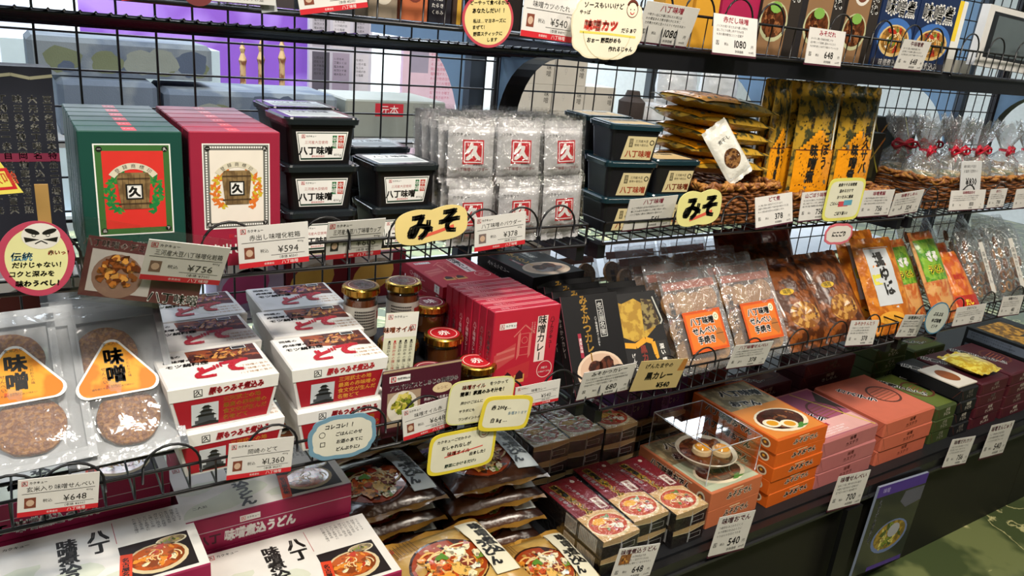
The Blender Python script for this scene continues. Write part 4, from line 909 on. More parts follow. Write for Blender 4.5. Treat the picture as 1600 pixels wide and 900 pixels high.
def giftbag():
    b, c, r_ = M(), M(), M(); CF_ = film('gift_bag_film', gl=.9, bump=1.6, scale=60, rough=.12, haze=.10)
    n, rows = 28, []
    for z, rad in ((0, .038), (.004, .045), (.045, .048), (.085, .040), (.105, .016), (.112, .010), (.120, .016), (.150, .034), (.175, .046)):
        rows.append([(rad * (1 + .12 * math.sin(k * 3.1 + z * 40)) * math.cos(6.283 * k / n), rad * .85 * (1 + .10 * math.cos(k * 2.3)) * math.sin(6.283 * k / n), z + (.012 * math.sin(k * 2.7) if z > .14 else 0)) for k in range(n)])
    for a, e in zip(rows, rows[1:]): b.add(a + e, [(k, (k + 1) % n, n + (k + 1) % n, n + k) for k in range(n)], CF_, True)
    c.lathe([(0, .002), (.030, .002), (.036, .052), (.034, .056), (0, .056)], 20, mat('D6D4CC', 'card'))
    c.lathe([(.0365, .052), (.038, .054), (.036, .058), (.028, .060), (0, .06)], 20, mat('5E6E3A', 'card', 'D0B070', 40, .5))
    def fn(u, v, k): a = -1.57 + u / .034; return ((.033 + .05 * v + k) * math.cos(a), (.033 + .05 * v + k) * math.sin(a), v)
    f = F((0, 0, 0), (1, 0, 0), (0, 1, 0), fn); c.rect(f, -.02, .012, .02, .042, mat('E8E6E0'), 2, 6); c.txt(f, '味噌煮', 0, .032, .009, INK, 4, bold=.02); c.txt(f, '詰合せ', 0, .02, .008, INK, 4)
    RB = mat('C01830', 'gloss')
    r_.lathe([(.013, .106), (.013, .112)], 14, RB)
    for s_ in (-1, 1):
        for q in range(2): r_.tube([(s_ * .03 * math.sin(t) * (1 + q * .3), -.012 - .004 * q, .109 + .012 * math.sin(2 * t) * (1 - q * 1.6)) for t in [3.1416 * j / 9 for j in range(10)]], .0032, RB, 4)
        r_.add([(0, -.013, .110), (s_ * .014, -.018, .085), (s_ * .022, -.016, .088), (s_ * .004, -.013, .112)], [(0, 1, 2, 3)], RB)
    return [('bag', b, []), ('cup', c, []), ('ribbon', r_, [])]
PROTO['gift_bag'] = giftbag()
GB = [(1.875, 1.04, 'beside the gold tied bag'), (1.99, 1.03, 'at the basket front edge'), (2.11, 1.035, 'behind the tag with large numbers'), (2.24, 1.03, 'towards the far end, front row'), (1.93, 1.14, 'in the back row near the yellow packs'), (2.05, 1.14, 'in the back row, middle'), (2.18, 1.14, 'in the back row, far end'), (2.375, 1.035, 'at the far end of the basket')]
for k, (x, y, s_) in enumerate(GB): put('gift_bag', 'gift_bag', 'clear gift bag tied with red ribbon, %s' % s_, 'gift bag', (x, y, MID + .012), (0, 0, R.uniform(-.4, .4)), 'ribbon tied gift bags', 1.06)
m = M(); m.bbox(-.05, .05, 0, .05, 0, .13, mat('1D1F16', 'card')); m.line(front(.1), [(.0, .02), (.1, .12)], .005, GOLD); m.line(front(.1), [(.03, .13), (.1, .05)], .004, mat('B8B040')); m.rect(front(.1), .02, .04, .08, .09, mat('3A3A20'), 1)
PROTO['cordbox'] = [('box', m)]
for k, (x, y, s_) in enumerate(((1.745, 1.13, 'beside the standing yellow packs'), (1.90, 1.225, 'between the gift bags'), (2.04, 1.225, 'behind the back row of gift bags'))): put('cordbox', 'gift_box', 'black gift box tied with gold cord, %s' % s_, 'gift box', (x, y - .03, MID + (.03 if k else .001)), (0, 0, 0), 'black boxes with gold cord', (1.0, .8, 1.2))
# white papers and cups in front of the basket
m = M(); m.bbox(-.045, .045, 0, .004, 0, .075, mat('C8C8C8')); blurb(m, front(.09), .008, .062, .075, 2, .008, INK, 4, 2); m.txt(front(.09), '¥830', .045, .026, .024, INK, 2, bold=.02)
o = one('paper_leaflet', m, 'white leaflet with printed lines leaning in front of the gift bags', 'leaflet'); o.location = (1.93, .935, 1.03); o.rotation_euler = (-.2, 0, 0)

# ---- lower shelf, near bay
put_on('cracker_bag', lay((64, 527), (224, 505), (108, 738), 1.03, .893), .128, 'cracker_bag', 'clear bag of round rice crackers with orange triangular label beside the white boxes', 'cracker bag', 'rice cracker bags', sc=(.95, 1, 1))
put_on('cracker_bag', lay((-75, 560), (62, 540), (-62, 760), 1.02, .893), .128, 'cracker_bag', 'clear bag of round rice crackers cut off by the picture edge', 'cracker bag', 'rice cracker bags')
for k in range(1, 3):
    f = lay((64, 527), (224, 505), (108, 738), 1.03, .893); f.o += Vector((0, .036 * k, 0)); put_on('cracker_bag', f, .128, 'cracker_bag', 'clear rice cracker bag hidden behind the labelled one, %s back' % ORD[k], 'cracker bag', 'rice cracker bags')
for c, x in enumerate((.197, .347)):
    for r_ in range(3):
        for z in range(2):
            put('dote', 'stew_box', 'white stew box with red lettering, %s column, %s row from the shelf edge, %s' % (('cracker side', 'jar side')[c], ORD[r_], LEV[2][z]), 'food box', (x + (.004, -.003)[z] + r_ * .008 + (.006 if r_ == 2 and c else 0), .897 + r_ * .1085, LOW + z * .0645), (0, 0, R.uniform(-.015, .015) + .03 - .05 * c), 'white stew boxes')
m = M(); m.bbox(-.017, .017, 0, .04, 0, .09, mat('B0202A', 'card')); m.rect(front(.034), .0, .03, .034, .042, mat('2E7A5A'), 1); m.txt(front(.034), '赤', .017, .066, .022, WHITE, 2, bold=.02)
o = one('small_carton', m, 'small red carton with a green stripe between cracker bags and white stew boxes', 'carton'); o.location = (.108, 1.125, LOW)
m = M(); st = mat('1E1E22', 'card'); m.box(.417, .625, .905, .984, LOW, .752, st).box(.417, .60, .984, 1.046, LOW, .775, st).box(.417, .60, 1.046, 1.11, LOW, .806, st)
one('stepped_stand', m, 'black stepped stand carrying the jars behind the noodle print', 'display stand')
for k, (x, y, z, s_) in enumerate(((.447, 1.05, .807, 'beside the white boxes'), (.508, 1.05, .807, 'behind the hand written oil list'))): put('jar_tall', 'miso_oil_jar', 'tall glass jar with grey label and gold lid, %s' % s_, 'jar', (x, y, z), (0, 0, -.25 if k else .2), 'tall miso oil jars')
JR = [(.578, .915, .753, 'jar_small', 'frontmost, bright red lid print'), (.508, .915, .753, 'jar_small_w', 'front row behind the oil list'), (.555, .985, .776, 'jar_small', 'second row beside the curry boxes'), (.488, .985, .776, 'jar_small_w', 'second row behind the oil list'), (.568, 1.05, .807, 'jar_small_w', 'back row beside the tall jars')]
for x, y, z, kd, s_ in JR: put(kd, 'miso_jar', 'low glass jar with gold rimmed lid, %s' % s_, 'jar', (x, y, z), (0, 0, R.uniform(-.4, .4)), 'low miso jars')
for k in range(7): put('curry', 'curry_box', 'red curry box standing upright, %s of the row of seven' % ORD[k], 'curry box', (.662 - k * .0012, .926 + k * .0208, LOW), (0, 0, R.uniform(-.012, .012)), 'red curry boxes standing')
for k in range(7): put('curry', 'curry_box', 'red curry box lying flat behind the jars, %s of the pile' % LEV[7][k], 'curry box', (.652 + (k % 2) * .004, 1.079, LOW + .0215 + k * .0213), (-1.5708, 0, (0, .02, -.02, .01, .03, -.01, .02)[k]), 'red curry boxes lying')
for k in range(8): put('black_curry', 'curry_box', 'black curry box lying flat under the price tag, %s of the pile' % LEV[8][k], 'curry box', (.818, 1.06, LOW2 + .0225 + k * .0225), (-1.5708, 0, .06 + .02 * (k % 2)), 'black curry boxes lying')
f = lay((866, 460), (950, 452), (905, 617), 1.0, .893)
for k in range(3):
    g = F(f.o + Vector((0, .001 + k * .030, 0)), f.U, f.V); put_on('black_curry_l', g, .122, 'x', '', '') if 0 else None
def lean(kind, px0, py0, y0, z0, ang, w, n, name, lab, cat, grp, yaw=0, step=.027):
    z0 += .0245 * math.sin(ang)
    x = at(px0, py0, Y=y0).x + w / 2
    for k in range(n): put(kind, name, lab % ORD[k], cat, (x + k * .002, y0 + k * step, z0), (-ang, 0, yaw), grp)
lean('black_curry', 903, 610, .896, LOW2 + .003, .48, .122, 4, 'curry_box', 'black curry box with a cutlet plate print leaning back, %s of four', 'curry box', 'black curry boxes leaning', -.03)
lean('yellow_curry', 992, 590, .892, LOW2 + .003, .62, .105, 3, 'curry_box', 'black and yellow curry box leaning beside the cutlet boxes, %s of three', 'curry box', 'yellow printed curry boxes', -.05, .030)
m = M(); w, h = .125, .105; m.bbox(-w / 2, w / 2, 0, .003, 0, h, mat('4A1828', 'card'), .0005); f = front(w)
m.rect(f, 0, h - .003, w, h, mat('B8A080'), 1); brand(m, f, .016, h - .014, .008, WHITE, 2); m.rect(f, .010, h - .019, .042, h - .009, WHITE, 1); brand(m, f, .016, h - .014, .007, INK, 3); m.txt(f, 'アスパラガスとしめじの味噌炒め', .066, h - .028, .0092, WHITE, 2, W=.11, bold=.02)
m.rect(f, .008, .015, .06, h - .035, mat('A89078', 'card'), 1); m.ell(f, .032, .045, .024, .026, mat('E0D8C8'), 2); food(m, f, .032, .048, .02, .02, 'green', 4, 16, 3, .35); m.ell(f, .095, h - .04, .016, .008, mat('E0CCA0'), 2); m.txt(f, 'レシピ', .095, h - .04, .006, mat('7A3A2A'), 3); blurb(m, f, .066, .05, .055, 5, .005, WHITE, 7, 2)
o = one('recipe_board', m, 'dark purple recipe board with a noodle dish photo below the jars', 'sign board'); o.location = (.466, .894, LOW); o.rotation_euler = (0, 0, 0)

# ---- lower shelf, second bay
SB = [(.02, 'curry side'), (.0, 'middle'), (.0, 'far')]
for c, x in enumerate((.930, 1.090, 1.250)):
    for k in range(5):
        if c == 0 and k < 4: continue
        put('senbei_bag', 'cracker_bag', 'clear cracker bag with orange square label, %s column, %s back' % (SB[c][1], ORD[k]), 'cracker bag', (x + R.uniform(-.003, .003), .918 + k * .050, LOW2 + .006), (.98 + k * .03, R.uniform(-.02, .02), R.uniform(-.03, .03)), 'orange labelled cracker bags', (1.0, 1.02, 1) if c else (.95, 1.0, 1))
def pk(w, l, h, base, h2, fn, kind='foil', th=.5, sc=40):
    m = M(); f = pillow(m, w, l, h, mat(base, kind, h2, sc, th), None, .004, len(base) + int(l * 1000), 14)
    if fn: fn(m, f, w, l)
    return [('pouch', m)]
def g_brown(m, f, w, l):
    m.ell(f, w * .5, l * .32, w * .3, l * .16, mat('8A5424', 'gloss', 'C8944A', 80, .5), 2, 20); m.ell(f, w * .35, l * .62, w * .14, l * .04, mat('D8B02C'), 3, 16); m.txt(f, '味噌', w * .35, l * .62, .013, INK, 4)
    for j in range(5): m.line(f, [(w * .1, l * (.7 + j * .05)), (w * .9, l * (.74 + j * .04))], .0012, mat('A87A4A'), 2)
def g_yuba(m, f, w, l):
    m.poly(f, [(w * .06, l * .3), (w * .62, l * .22), (w * .8, l * .94), (w * .2, l * .94)], mat('C9CDD0'), 3); m.rect(f, w * .18, l * .26, w * .74, l * .92, mat('C9CDD0'), 3, 8)
    m.txt(f, '揚ゆば', w * .48, l * .62, .036, INK, 5, vert=True, bold=.04, res=2, a=.1); m.rect(f, w * .2, l * .5, w * .38, l * .62, mat('D8D048'), 5, 4); m.ell(f, w * .4, l * .12, w * .3, l * .07, mat('E0A030'), 3, 14)
def g_green(m, f, w, l):
    m.rect(f, w * .05, l * .45, w * .95, l * .96, mat('4E8E24', 'foil', '8AB83A', 50, .5), 2, 8); m.txt(f, 'ざる', w * .5, l * .74, .024, WHITE, 5, bold=.08); m.txt(f, 'うどん', w * .5, l * .58, .020, mat('F0D820'), 5, bold=.12); m.txt(f, 'うどん', w * .5, l * .58, .020, INK, 6, bold=.02)
    for j in range(9): m.line(f, [(w * (.1 + j * .1), l * .04), (w * (.2 + j * .08), l * .42)], .003, mat(('C8502A', 'D88A4A')[j % 2]), 3)
def g_rw(m, f, w, l):
    m.poly(f, [(0, l * .5), (w, l * .35), (w, l * .8), (0, l * .9)], mat('E0DCD0'), 3); m.txt(f, '赤だし', w * .5, l * .62, .016, mat('C02818'), 5, bold=.06); m.rect(f, w * .05, l * .03, w * .95, l * .3, mat('B82A1C', 'foil'), 3, 6); m.txt(f, 'だし', w * .5, l * .18, .018, mat('F0D030'), 5, bold=.06)
PROTO['p_brown'] = pk(.16, .19, .034, '4A2410', '8A4A1C', g_brown); PROTO['p_red'] = pk(.17, .20, .03, '6E1A12', '8E3418', None); PROTO['p_yuba'] = pk(.15, .21, .026, 'B8641C', 'D8862A', g_yuba)
PROTO['p_green'] = pk(.10, .19, .022, 'C86A34', 'D8A060', g_green); PROTO['p_rw'] = pk(.10, .16, .02, 'C8541C', 'E0802C', g_rw)
PK = [('p_red', 1.40, 1.09, 1.15, 'dark red glossy pouch standing at the back behind the noodle bags'), ('p_red', 1.53, 1.11, 1.10, 'dark red glossy pouch at the back behind the fried tofu pack'),
      ('p_brown', 1.43, 1.005, 1.0, 'brown noodle pouch leaning in the second row'), ('p_brown', 1.40, .922, .80, 'brown noodle pouch with small yellow sticker, front row beside the cracker bags'), ('p_brown', 1.54, .928, .85, 'brown noodle pouch with small yellow sticker beside the fried tofu pack'),
      ('p_yuba', 1.705, .915, .98, 'orange pouch with tall white label and brush lettering'), ('p_yuba', 1.70, .97, 1.05, 'orange pouch with white label behind the brush lettered one'),
      ('p_green', 1.835, .94, 1.0, 'small green topped pouch beside the orange tofu pouch'), ('p_green', 1.925, .912, .98, 'green and yellow noodle pouch, larger looking and nearer the shelf edge'), ('p_rw', 2.03, .905, .86, 'orange and white soup pouch with red lettering at the shelf edge'), ('p_rw', 2.05, .96, 1.0, 'orange and white soup pouch behind the front one')]
for kd, x, y, a, s_ in PK: put(kd, 'food_pouch', s_, 'food pouch', (x, y, LOW2 + .006), (a, 0, R.uniform(-.12, .05)), 'pouches on the lower far shelf', 1.0 if kd != 'p_green' or x < 1.9 else 1.12)
def ringbag():
    b, c = M(), M(); pillow(b, .17, .20, .05, film('ring_bag', gl=.8, bump=1.5, scale=45, haze=.06), None, .006, 9, seal=.008)
    r = random.Random(2)
    for j in range(22):
        x, y = -.055 + (j % 5) * .027, .03 + (j // 5) * .032
        c.tube([(x + .013 * math.cos(t) * (1 if j < 10 else .4), y + .013 * math.sin(t), .018 + (j % 3) * .006) for t in [6.283 * k / 10 for k in range(10)]], .0032, mat(('B87838', 'C89050', '9A5C28')[j % 3], 'crumb'), 5, True)
    f = F((-.085, 0, .052), (1, 0, 0), (0, 1, 0)); c.rect(f, .06, .02, .085, .16, mat('D8D4CC'), 1); c.txt(f, '味噌かりん', .0725, .09, .018, INK, 2, vert=True)
    return [('bag', b, []), ('ring_crackers', c, [])]
PROTO['ring_bag'] = ringbag()
for k, (x, y) in enumerate(((2.17, .95), (2.33, .95), (2.24, 1.04), (2.42, 1.03), (2.08, 1.06))): put('ring_bag', 'cracker_bag', 'clear bag of ring shaped crackers, %s' % ('beside the orange soup pouch', 'at the far end, front row', 'second row, nearer', 'second row, farther', 'back row behind the soup pouches')[k], 'cracker bag', (x, y, LOW2 + .006), (1.05, 0, R.uniform(-.1, .1)), 'ring cracker bags')

# ---- base deck, near bay: udon boxes and pouches
def stack(kind, name, n, x, y, h, label, cat, grp, yaw=0, sc=None, jit=.004, z0=DECKZ + .0005):
    for k in range(n): put(kind, name, label % LEV[n][k], cat, (x + R.uniform(-jit, jit), y + R.uniform(-jit, 0), z0 + k * h), (0, 0, yaw + R.uniform(-.01, .01)), grp, sc)
stack('udon_box', 'noodle_box', 5, .042, .887, .0538, 'white and wine red noodle box at the near corner, %s of the stack', 'noodle box', 'stacked noodle boxes', .02)
stack('udon_box', 'noodle_box', 6, .020, 1.048, .0538, 'white and wine red noodle box behind the near corner stack, %s', 'noodle box', 'stacked noodle boxes', .02)
stack('udon_box', 'noodle_box', 5, .275, .985, .0538, 'white and wine red noodle box under the blue bubble sign, %s of the stack', 'noodle box', 'stacked noodle boxes', .01)
stack('udon_box', 'noodle_box', 4, .288, .826, .0538, 'white and wine red noodle box between corner stack and pouches, %s', 'noodle box', 'stacked noodle boxes', .01)
stack('udon_box', 'noodle_box', 5, .30, 1.146, .0538, 'white and wine red noodle box farthest back below the white stew boxes, %s', 'noodle box', 'stacked noodle boxes', .0)
PO = [('udon_pouch', 'cream noodle pouch with brush letters', .555, .832, 3, .045, .04, 'frontmost pile'), ('udon_pouch_dark', 'dark noodle pouch with pale strip', .712, 1.022, 4, .046, -.05, 'pile beside the dark cup packs'),
      ('udon_pouch_dark', 'dark noodle pouch with pale strip', .505, 1.035, 4, .045, .03, 'pile behind the cream ones'), ('udon_pouch', 'cream noodle pouch with brush letters', .60, 1.235, 4, .044, .0, 'back pile under the yellow bubble sign')]
for kd, s_, x, y, n, h, yaw, wh in PO:
    for k in range(n): put(kd, 'noodle_pouch', '%s, %s, %s' % (s_, LEV[n][k], wh), 'noodle pouch', (x + R.uniform(-.004, .004), y + R.uniform(-.004, .004), DECKZ + .002 + k * h), (0, 0, yaw + R.uniform(-.03, .03)), 'noodle pouches on the deck', (1, 1, 1.15))
put('udon_pouch_dark', 'noodle_pouch', 'brown noodle pouch below the blue bubble sign', 'noodle pouch', (.53, 1.16, .522), (.0, 0, .1), 'noodle pouches on the deck')
put('udon_pouch', 'noodle_pouch', 'cream noodle pouch half hidden beside the frontmost pile', 'noodle pouch', (.757, .842, DECKZ + .004), (.0, .0, -.06), 'noodle pouches on the deck', (.86, 1, 1))
# cup packs
for c in range(3):
    for k in range(2):
        put('cup_pack', 'noodle_pack', 'red and cream shrink wrapped noodle pack, %s column, %s' % (COLN[3][c], LEV[2][k]), 'noodle pack', (.900 + c * .0955, .880 + (0, .022, .004)[c], DECKZ + .001 + k * .0405), (0, 0, (.03, -.01, .02)[c]), 'red noodle packs at the deck front')
for c in range(3):
    for k in range(4):
        put('cup_pack', 'noodle_pack', 'shaded noodle pack in the back block, %s column, %s' % (COLN[3][c], LEV[4][k]), 'noodle pack', (.885 + c * .0955, 1.105 + (0, .004, .0)[c], DECKZ + .001 + k * .0405), (0, 0, .0), 'noodle packs in the back block')
for c in range(2):
    for k in range(3): put('cup_pack', 'noodle_pack', 'noodle pack in the shade behind the acrylic case, %s column, %s' % (COLN[2][c], LEV[3][k]), 'noodle pack', (1.19 + c * .097, 1.16, DECKZ + .001 + k * .0405), (0, 0, 0), 'noodle packs behind the acrylic case')
# oden boxes, acrylic case, egg bowl
for k in range(2): put('oden_case_box', 'oden_box', 'orange edged stew box under the acrylic case, %s' % LEV[2][k], 'food box', (1.243, .902, DECKZ + .001 + k * .0437), (0, 0, .03), 'orange stew boxes', (.93, .86, 1.28))
stack('oden_box', 'oden_box', 5, 1.437, .900, .0345, 'bright orange stew box with boiled egg print, %s of five', 'food box', 'orange stew boxes', .02)
ct = DECKZ + .0885
m = M(); a, b, c, d, h = 1.168, 1.322, .925, 1.105, .085
for (x0, x1, y0, y1, z0, z1) in ((a, b, c, c + .002, 0, h), (a, b, d - .002, d, 0, h), (a, a + .002, c + .002, d - .002, 0, h), (b - .002, b, c + .002, d - .002, 0, h), (a, b, c, d, h, h + .002)): m.box(x0, x1, y0, y1, ct + z0 + .001, ct + z1 + .001, CLEAR2)
ed = M(); EC = film('edge_highlight_film', gl=1.2, haze=.45, bump=.1)  # whitish tubes put along the case edges as painted-in highlights
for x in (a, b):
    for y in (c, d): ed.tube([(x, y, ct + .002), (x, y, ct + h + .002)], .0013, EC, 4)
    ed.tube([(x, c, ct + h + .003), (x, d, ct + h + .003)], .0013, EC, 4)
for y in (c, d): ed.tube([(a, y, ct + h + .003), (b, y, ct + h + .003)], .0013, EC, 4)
one('acrylic_case', m, 'clear acrylic case over the egg bowl on the orange box', 'display case', parts=[('edge_highlight', ed)])
bm, sp, eg = M(), M(), M()
bm.lathe([(0, .001), (.034, .001), (.038, .003), (.058, .020), (.062, .024), (.060, .0255), (.056, .022), (.036, .006), (0, .005)], 36, mat('E8DCC4', 'gloss'))
sp.lathe([(0, .0245), (.03, .0245), (.053, .0215)], 30, mat('4A2412', 'gloss', '6E3A1C', 60, .5))
r = random.Random(5)
for k in range(26): a_, q = r.uniform(0, 6.28), r.uniform(0, .026); sp.lathe([(0, .030), (.007, .029), (.010, .025)], 9, mat(r.choice(['6A3418', '8A4E24', '4E2410']), 'gloss'), .018 + q * math.cos(a_), .012 + q * math.sin(a_))
for s_, (x, y, z) in enumerate(((-.020, -.006, .028), (.016, -.024, .027))):
    eg.lathe([(0, z + .012), (.012, z + .011), (.0185, z + .008), (.0195, z), (.014, z - .008)], 18, mat('E8C898', 'gloss'), x, y); eg.lathe([(0, z + .0155), (.012, z + .0142), (.0152, z + .0108)], 16, mat('F0A020', 'gloss'), x, y)
o = one('egg_stew_bowl', bm, 'white bowl of brown stew with two halved eggs inside the acrylic case', 'bowl', parts=[('stew', sp), ('egg_half', eg)]); o.location = (1.244, 1.004, ct + .0012); o.scale = (1.12, 1.12, 1.12)
# wrapped boxes and the far stacks
stack('pink_box', 'cake_box', 3, 1.632, .902, .0422, 'pink topped wrapped cake box beside the orange stack, %s', 'cake box', 'wrapped cake boxes', .01, (1.06, 1, 1))
stack('peach_box', 'cake_box', 3, 1.880, .900, .0422, 'peach wrapped cake box in the far front stack, %s', 'cake box', 'wrapped cake boxes', .0, (1.06, 1, 1))
stack('maroon_box', 'cake_box', 4, 1.60, 1.14, .0365, 'dark maroon box behind the pink topped stack, %s', 'cake box', 'dark boxes at the deck back', 0, (1.4, .45, 1))
stack('maroon_box', 'cake_box', 5, 1.86, 1.14, .0365, 'dark maroon box behind the peach stack, %s', 'cake box', 'dark boxes at the deck back', 0, (1.5, .45, 1))
stack('green_box', 'noodle_carton', 3, 2.075, .905, .0365, 'olive green noodle carton beside the peach stack, %s', 'carton', 'small cartons at the far deck')
stack('dark_box', 'noodle_carton', 4, 2.175, .905, .0365, 'black noodle carton beside the olive cartons, %s', 'carton', 'small cartons at the far deck')
stack('maroon_box', 'noodle_carton', 4, 2.31, .905, .0365, 'maroon noodle carton in the far front row, %s', 'carton', 'small cartons at the far deck')
stack('maroon_box', 'noodle_carton', 4, 2.48, .905, .0365, 'maroon noodle carton last in the far front row, %s', 'carton', 'small cartons at the far deck')
stack('green_box', 'noodle_carton', 5, 2.14, 1.13, .0365, 'olive green noodle carton in the far back row, %s', 'carton', 'small cartons at the far deck', 0, (1.6, .5, 1))
stack('green_box', 'noodle_carton', 4, 2.36, 1.13, .0365, 'olive green noodle carton last in the far back row, %s', 'carton', 'small cartons at the far deck', 0, (1.8, .5, 1))
stack('band_box', 'gift_carton', 4, 2.69, .95, .0455, 'black gift carton with grey band and gold print, %s of the far stack', 'carton', 'black banded cartons', .0)
m = M(); pillow(m, .12, .11, .03, mat('C8A428', 'foil', 'E0D058', 60, .5), None, .004, 3); o = one('noodle_pouch', m, 'yellow noodle pouch lying on the far maroon cartons', 'noodle pouch'); o.location = (2.31, .93, DECKZ + .148)
m = M(); m.bbox(-.05, .05, 0, .12, 0, .004, mat('D8CFC0')); m.ell(top(.1, .12, .004), .05, .06, .03, .035, mat('8A4A24', 'card'), 1); o = one('sample_card', m, 'white card with a brown dish photo on the black cartons', 'card'); o.location = (2.175, .915, DECKZ + .148)
for k, (kd, x, y, z, s_) in enumerate((('purple_box', 1.16, 1.165, DECKZ + .123, 'nearest'), ('purple_box', 1.275, 1.165, DECKZ + .123, 'second'))):
    put(kd, 'bun_box', 'purple bun box standing in the shade below the cracker bags, %s' % s_, 'cake box', (x, y - .0, z + .0), (0, 0, 0), 'purple bun boxes', (1, .5, 1.6))
for k in range(3): put('brown_box', 'bun_box', 'dark brown bun box in the shade behind the orange stack, %s' % LEV[3][k], 'cake box', (1.405, 1.17, DECKZ + .001 + k * .0905), (0, 0, 0), 'brown bun boxes', (1, .5, 1))

# ---- poster in front of the base cabinet
f, w, h = quad((1375, 762), (1452, 738), (1326, 904), .8385); m = M(); m.slab(f, [(0, 0), (w, 0), (w, h), (0, h)], .006, mat('1A1A22', 'gloss'), mat('8A93A8'))
m.rect(f, 0, h * .88, w, h, mat('4A2E8A'), 1); m.rect(f, w * .28, 0, w * .98, h * .05, mat('4A2E8A'), 1); m.txt(f, '味噌', w * .17, h * .94, h * .06, mat('B0A8D8'), 2)
m.poly(f, [(w * .6, h * .86), (w, h * .86), (w, h * .70), (w * .7, h * .66), (w * .55, h * .75)], mat('5A5A68'), 1)
bowl(m, f, w * .55, h * .36, w * .36, h * .19, '6A7AA8', 'A8862C', 'green', 6, 2, 14, .3); m.txt(f, 'ゆばうどん味噌仕立て', w * .12, h * .6, h * .05, mat('C8C8D8'), 3, vert=True, bold=.02); m.ell(f, w * .6, h * .42, w * .12, h * .08, mat('A8A8B0'), 12, 14)
one('poster_board', m, 'purple headed food poster leaning on the black base cabinet', 'poster'); 
a_ = at(1346, 742, Y=.846); m = M().box(a_.x - .03, a_.x + .03, .838, .850, .0, DECKZ - .04, mat('08080A', 'card')); one('cabinet_strip', m, 'black vertical strip on the base cabinet beside the poster', 'panel strip')

# ---- top shelf goods
TOPZ = 1.2985
def carton(name, px0, px1, h, col, label, d=.05, fn=None, Y=.955, cat='box', grp=None):
    x0, x1 = at(px0, 40, Y=Y).x, at(px1, 40, Y=Y).x; w = x1 - x0; m = M(); m.bbox(-w / 2, w / 2, 0, d, 0, h, mat(col, 'card'), .001)
    if fn: fn(m, front(w), w, h)
    o = one(name, m, label, cat, group=grp); o.location = ((x0 + x1) / 2, Y, TOPZ)
def g_lines(m, f, w, h): blurb(m, f, w * .1, h * .5, w * .7, 6, .006, WHITE, 3, 2)
carton('food_box', 625, 667, .11, 'B0603C', 'orange brown box on the upper shelf beside the round yellow sign', fn=lambda m, f, w, h: m.arc(f, w * .5, h * .3, .008, .011, 0, 6.28, mat('6A2A1C'), 2))
carton('food_box', 669, 704, .11, '1C1C24', 'black box with white print on the upper shelf', fn=g_lines)
carton('food_box', 706, 722, .11, '3A2A20', 'narrow dark box behind the round yellow sign', fn=lambda m, f, w, h: m.rect(f, w * .4, 0, w * .8, h, mat('B8902C'), 1))
carton('food_box', 575, 620, .11, '8A7C6C', 'clear topped grey brown pack on the upper shelf beside the price tag', fn=lambda m, f, w, h: m.ell(f, w * .5, h * .25, .012, .012, mat('C8BEB0'), 2))
carton('food_box', 330, 460, .1, '3A3436', 'dark pack on the upper shelf behind the clear sign', Y=1.0); carton('food_box', 130, 300, .1, '2E3238', 'dark pack on the upper shelf nearest the camera', Y=1.0); carton('food_box', 470, 560, .1, '34383E', 'dark pack on the upper shelf behind the tilted price tag', Y=1.0)
def g_miso(m, f, w, h):
    m.rect(f, 0, 0, w * .68, h, mat('8A6848', 'card'), 1); m.txt(f, '味噌だれ', w * .82, h * .68, w * .22, WHITE, 3, vert=True, bold=.04)
    bowl(m, f, w * .34, h * .28, w * .36, h * .17, 'B8B890', '6A3A20', 'meat', 3, 2, 9, .35); m.ell(f, w * .34, h * .40, w * .15, h * .05, mat('7AA848'), 16, 10); m.ell(f, w * .38, h * .64, w * .24, h * .12, mat('D8D2C8'), 2); m.ell(f, w * .38, h * .63, w * .17, h * .08, mat('6A3420'), 3); m.txt(f, '旨味', w * .3, h * .82, w * .2, mat('C83040'), 3, bold=.05); m.rect(f, w * .72, h * .88, w * .9, h * .98, GOLD, 3)
for k, (a_, b_) in enumerate(((1186, 1247), (1256, 1313), (1318, 1370))): carton('sauce_pouch', a_, b_, .20, '2A2420', 'brown sauce pouch with two bowls printed, %s on the upper shelf' % ('nearest', 'middle one', 'farthest')[k], .03, g_miso, .965, 'sauce pouch', 'brown sauce pouches')
def g_blue(m, f, w, h):
    m.ell(f, w * .5, h * .36, w * .48, h * .24, mat('3A6AB0'), 1, 24); bowl(m, f, w * .5, h * .32, w * .42, h * .2, 'D8B878', 'B8823A', 'udon', 5, 2, 12, .3); m.txt(f, '味噌煮', w * .5, h * .72, w * .28, WHITE, 4, bold=.05); m.rect(f, 0, 0, w, h * .09, mat('2A2A38'), 2); m.txt(f, '味噌煮込み', w * .5, h * .045, w * .12, WHITE, 3)
for k, (a_, b_) in enumerate(((1373, 1430), (1432, 1492))): carton('stew_pouch', a_, b_, .155, '14284E', 'blue stew pouch with a round dish printed, %s' % ('nearer the brown pouches', 'nearer the screen')[k], .03, g_blue, .965, 'stew pouch', 'blue stew pouches')
carton('miso_pouch', 1083, 1120, .15, 'C8922A', 'golden miso pouch behind the two price tags on the upper shelf', .03, None, .97, 'pouch'); carton('miso_pouch', 1035, 1078, .15, 'B8862E', 'golden miso pouch behind the nearer price tag on the upper shelf', .03, None, .97, 'pouch'); carton('miso_pouch', 1124, 1182, .15, 'A01A48', 'magenta miso pouch behind the upper shelf price tag', .03, None, .97, 'pouch')
m = M(); m.bbox(-.05, .05, 0, .04, 0, .13, mat('D8D6D0', 'card'), .002); m.rect(front(.1), .03, .04, .08, .13, mat('E0C020'), 1); m.txt(front(.1), '赤みそ', .055, .09, .016, mat('6A4A10'), 2, vert=True); o = one('miso_carton', m, 'white carton with a yellow label beside the screen', 'carton'); o.location = (1.885, 1.06, TOPZ + .03)
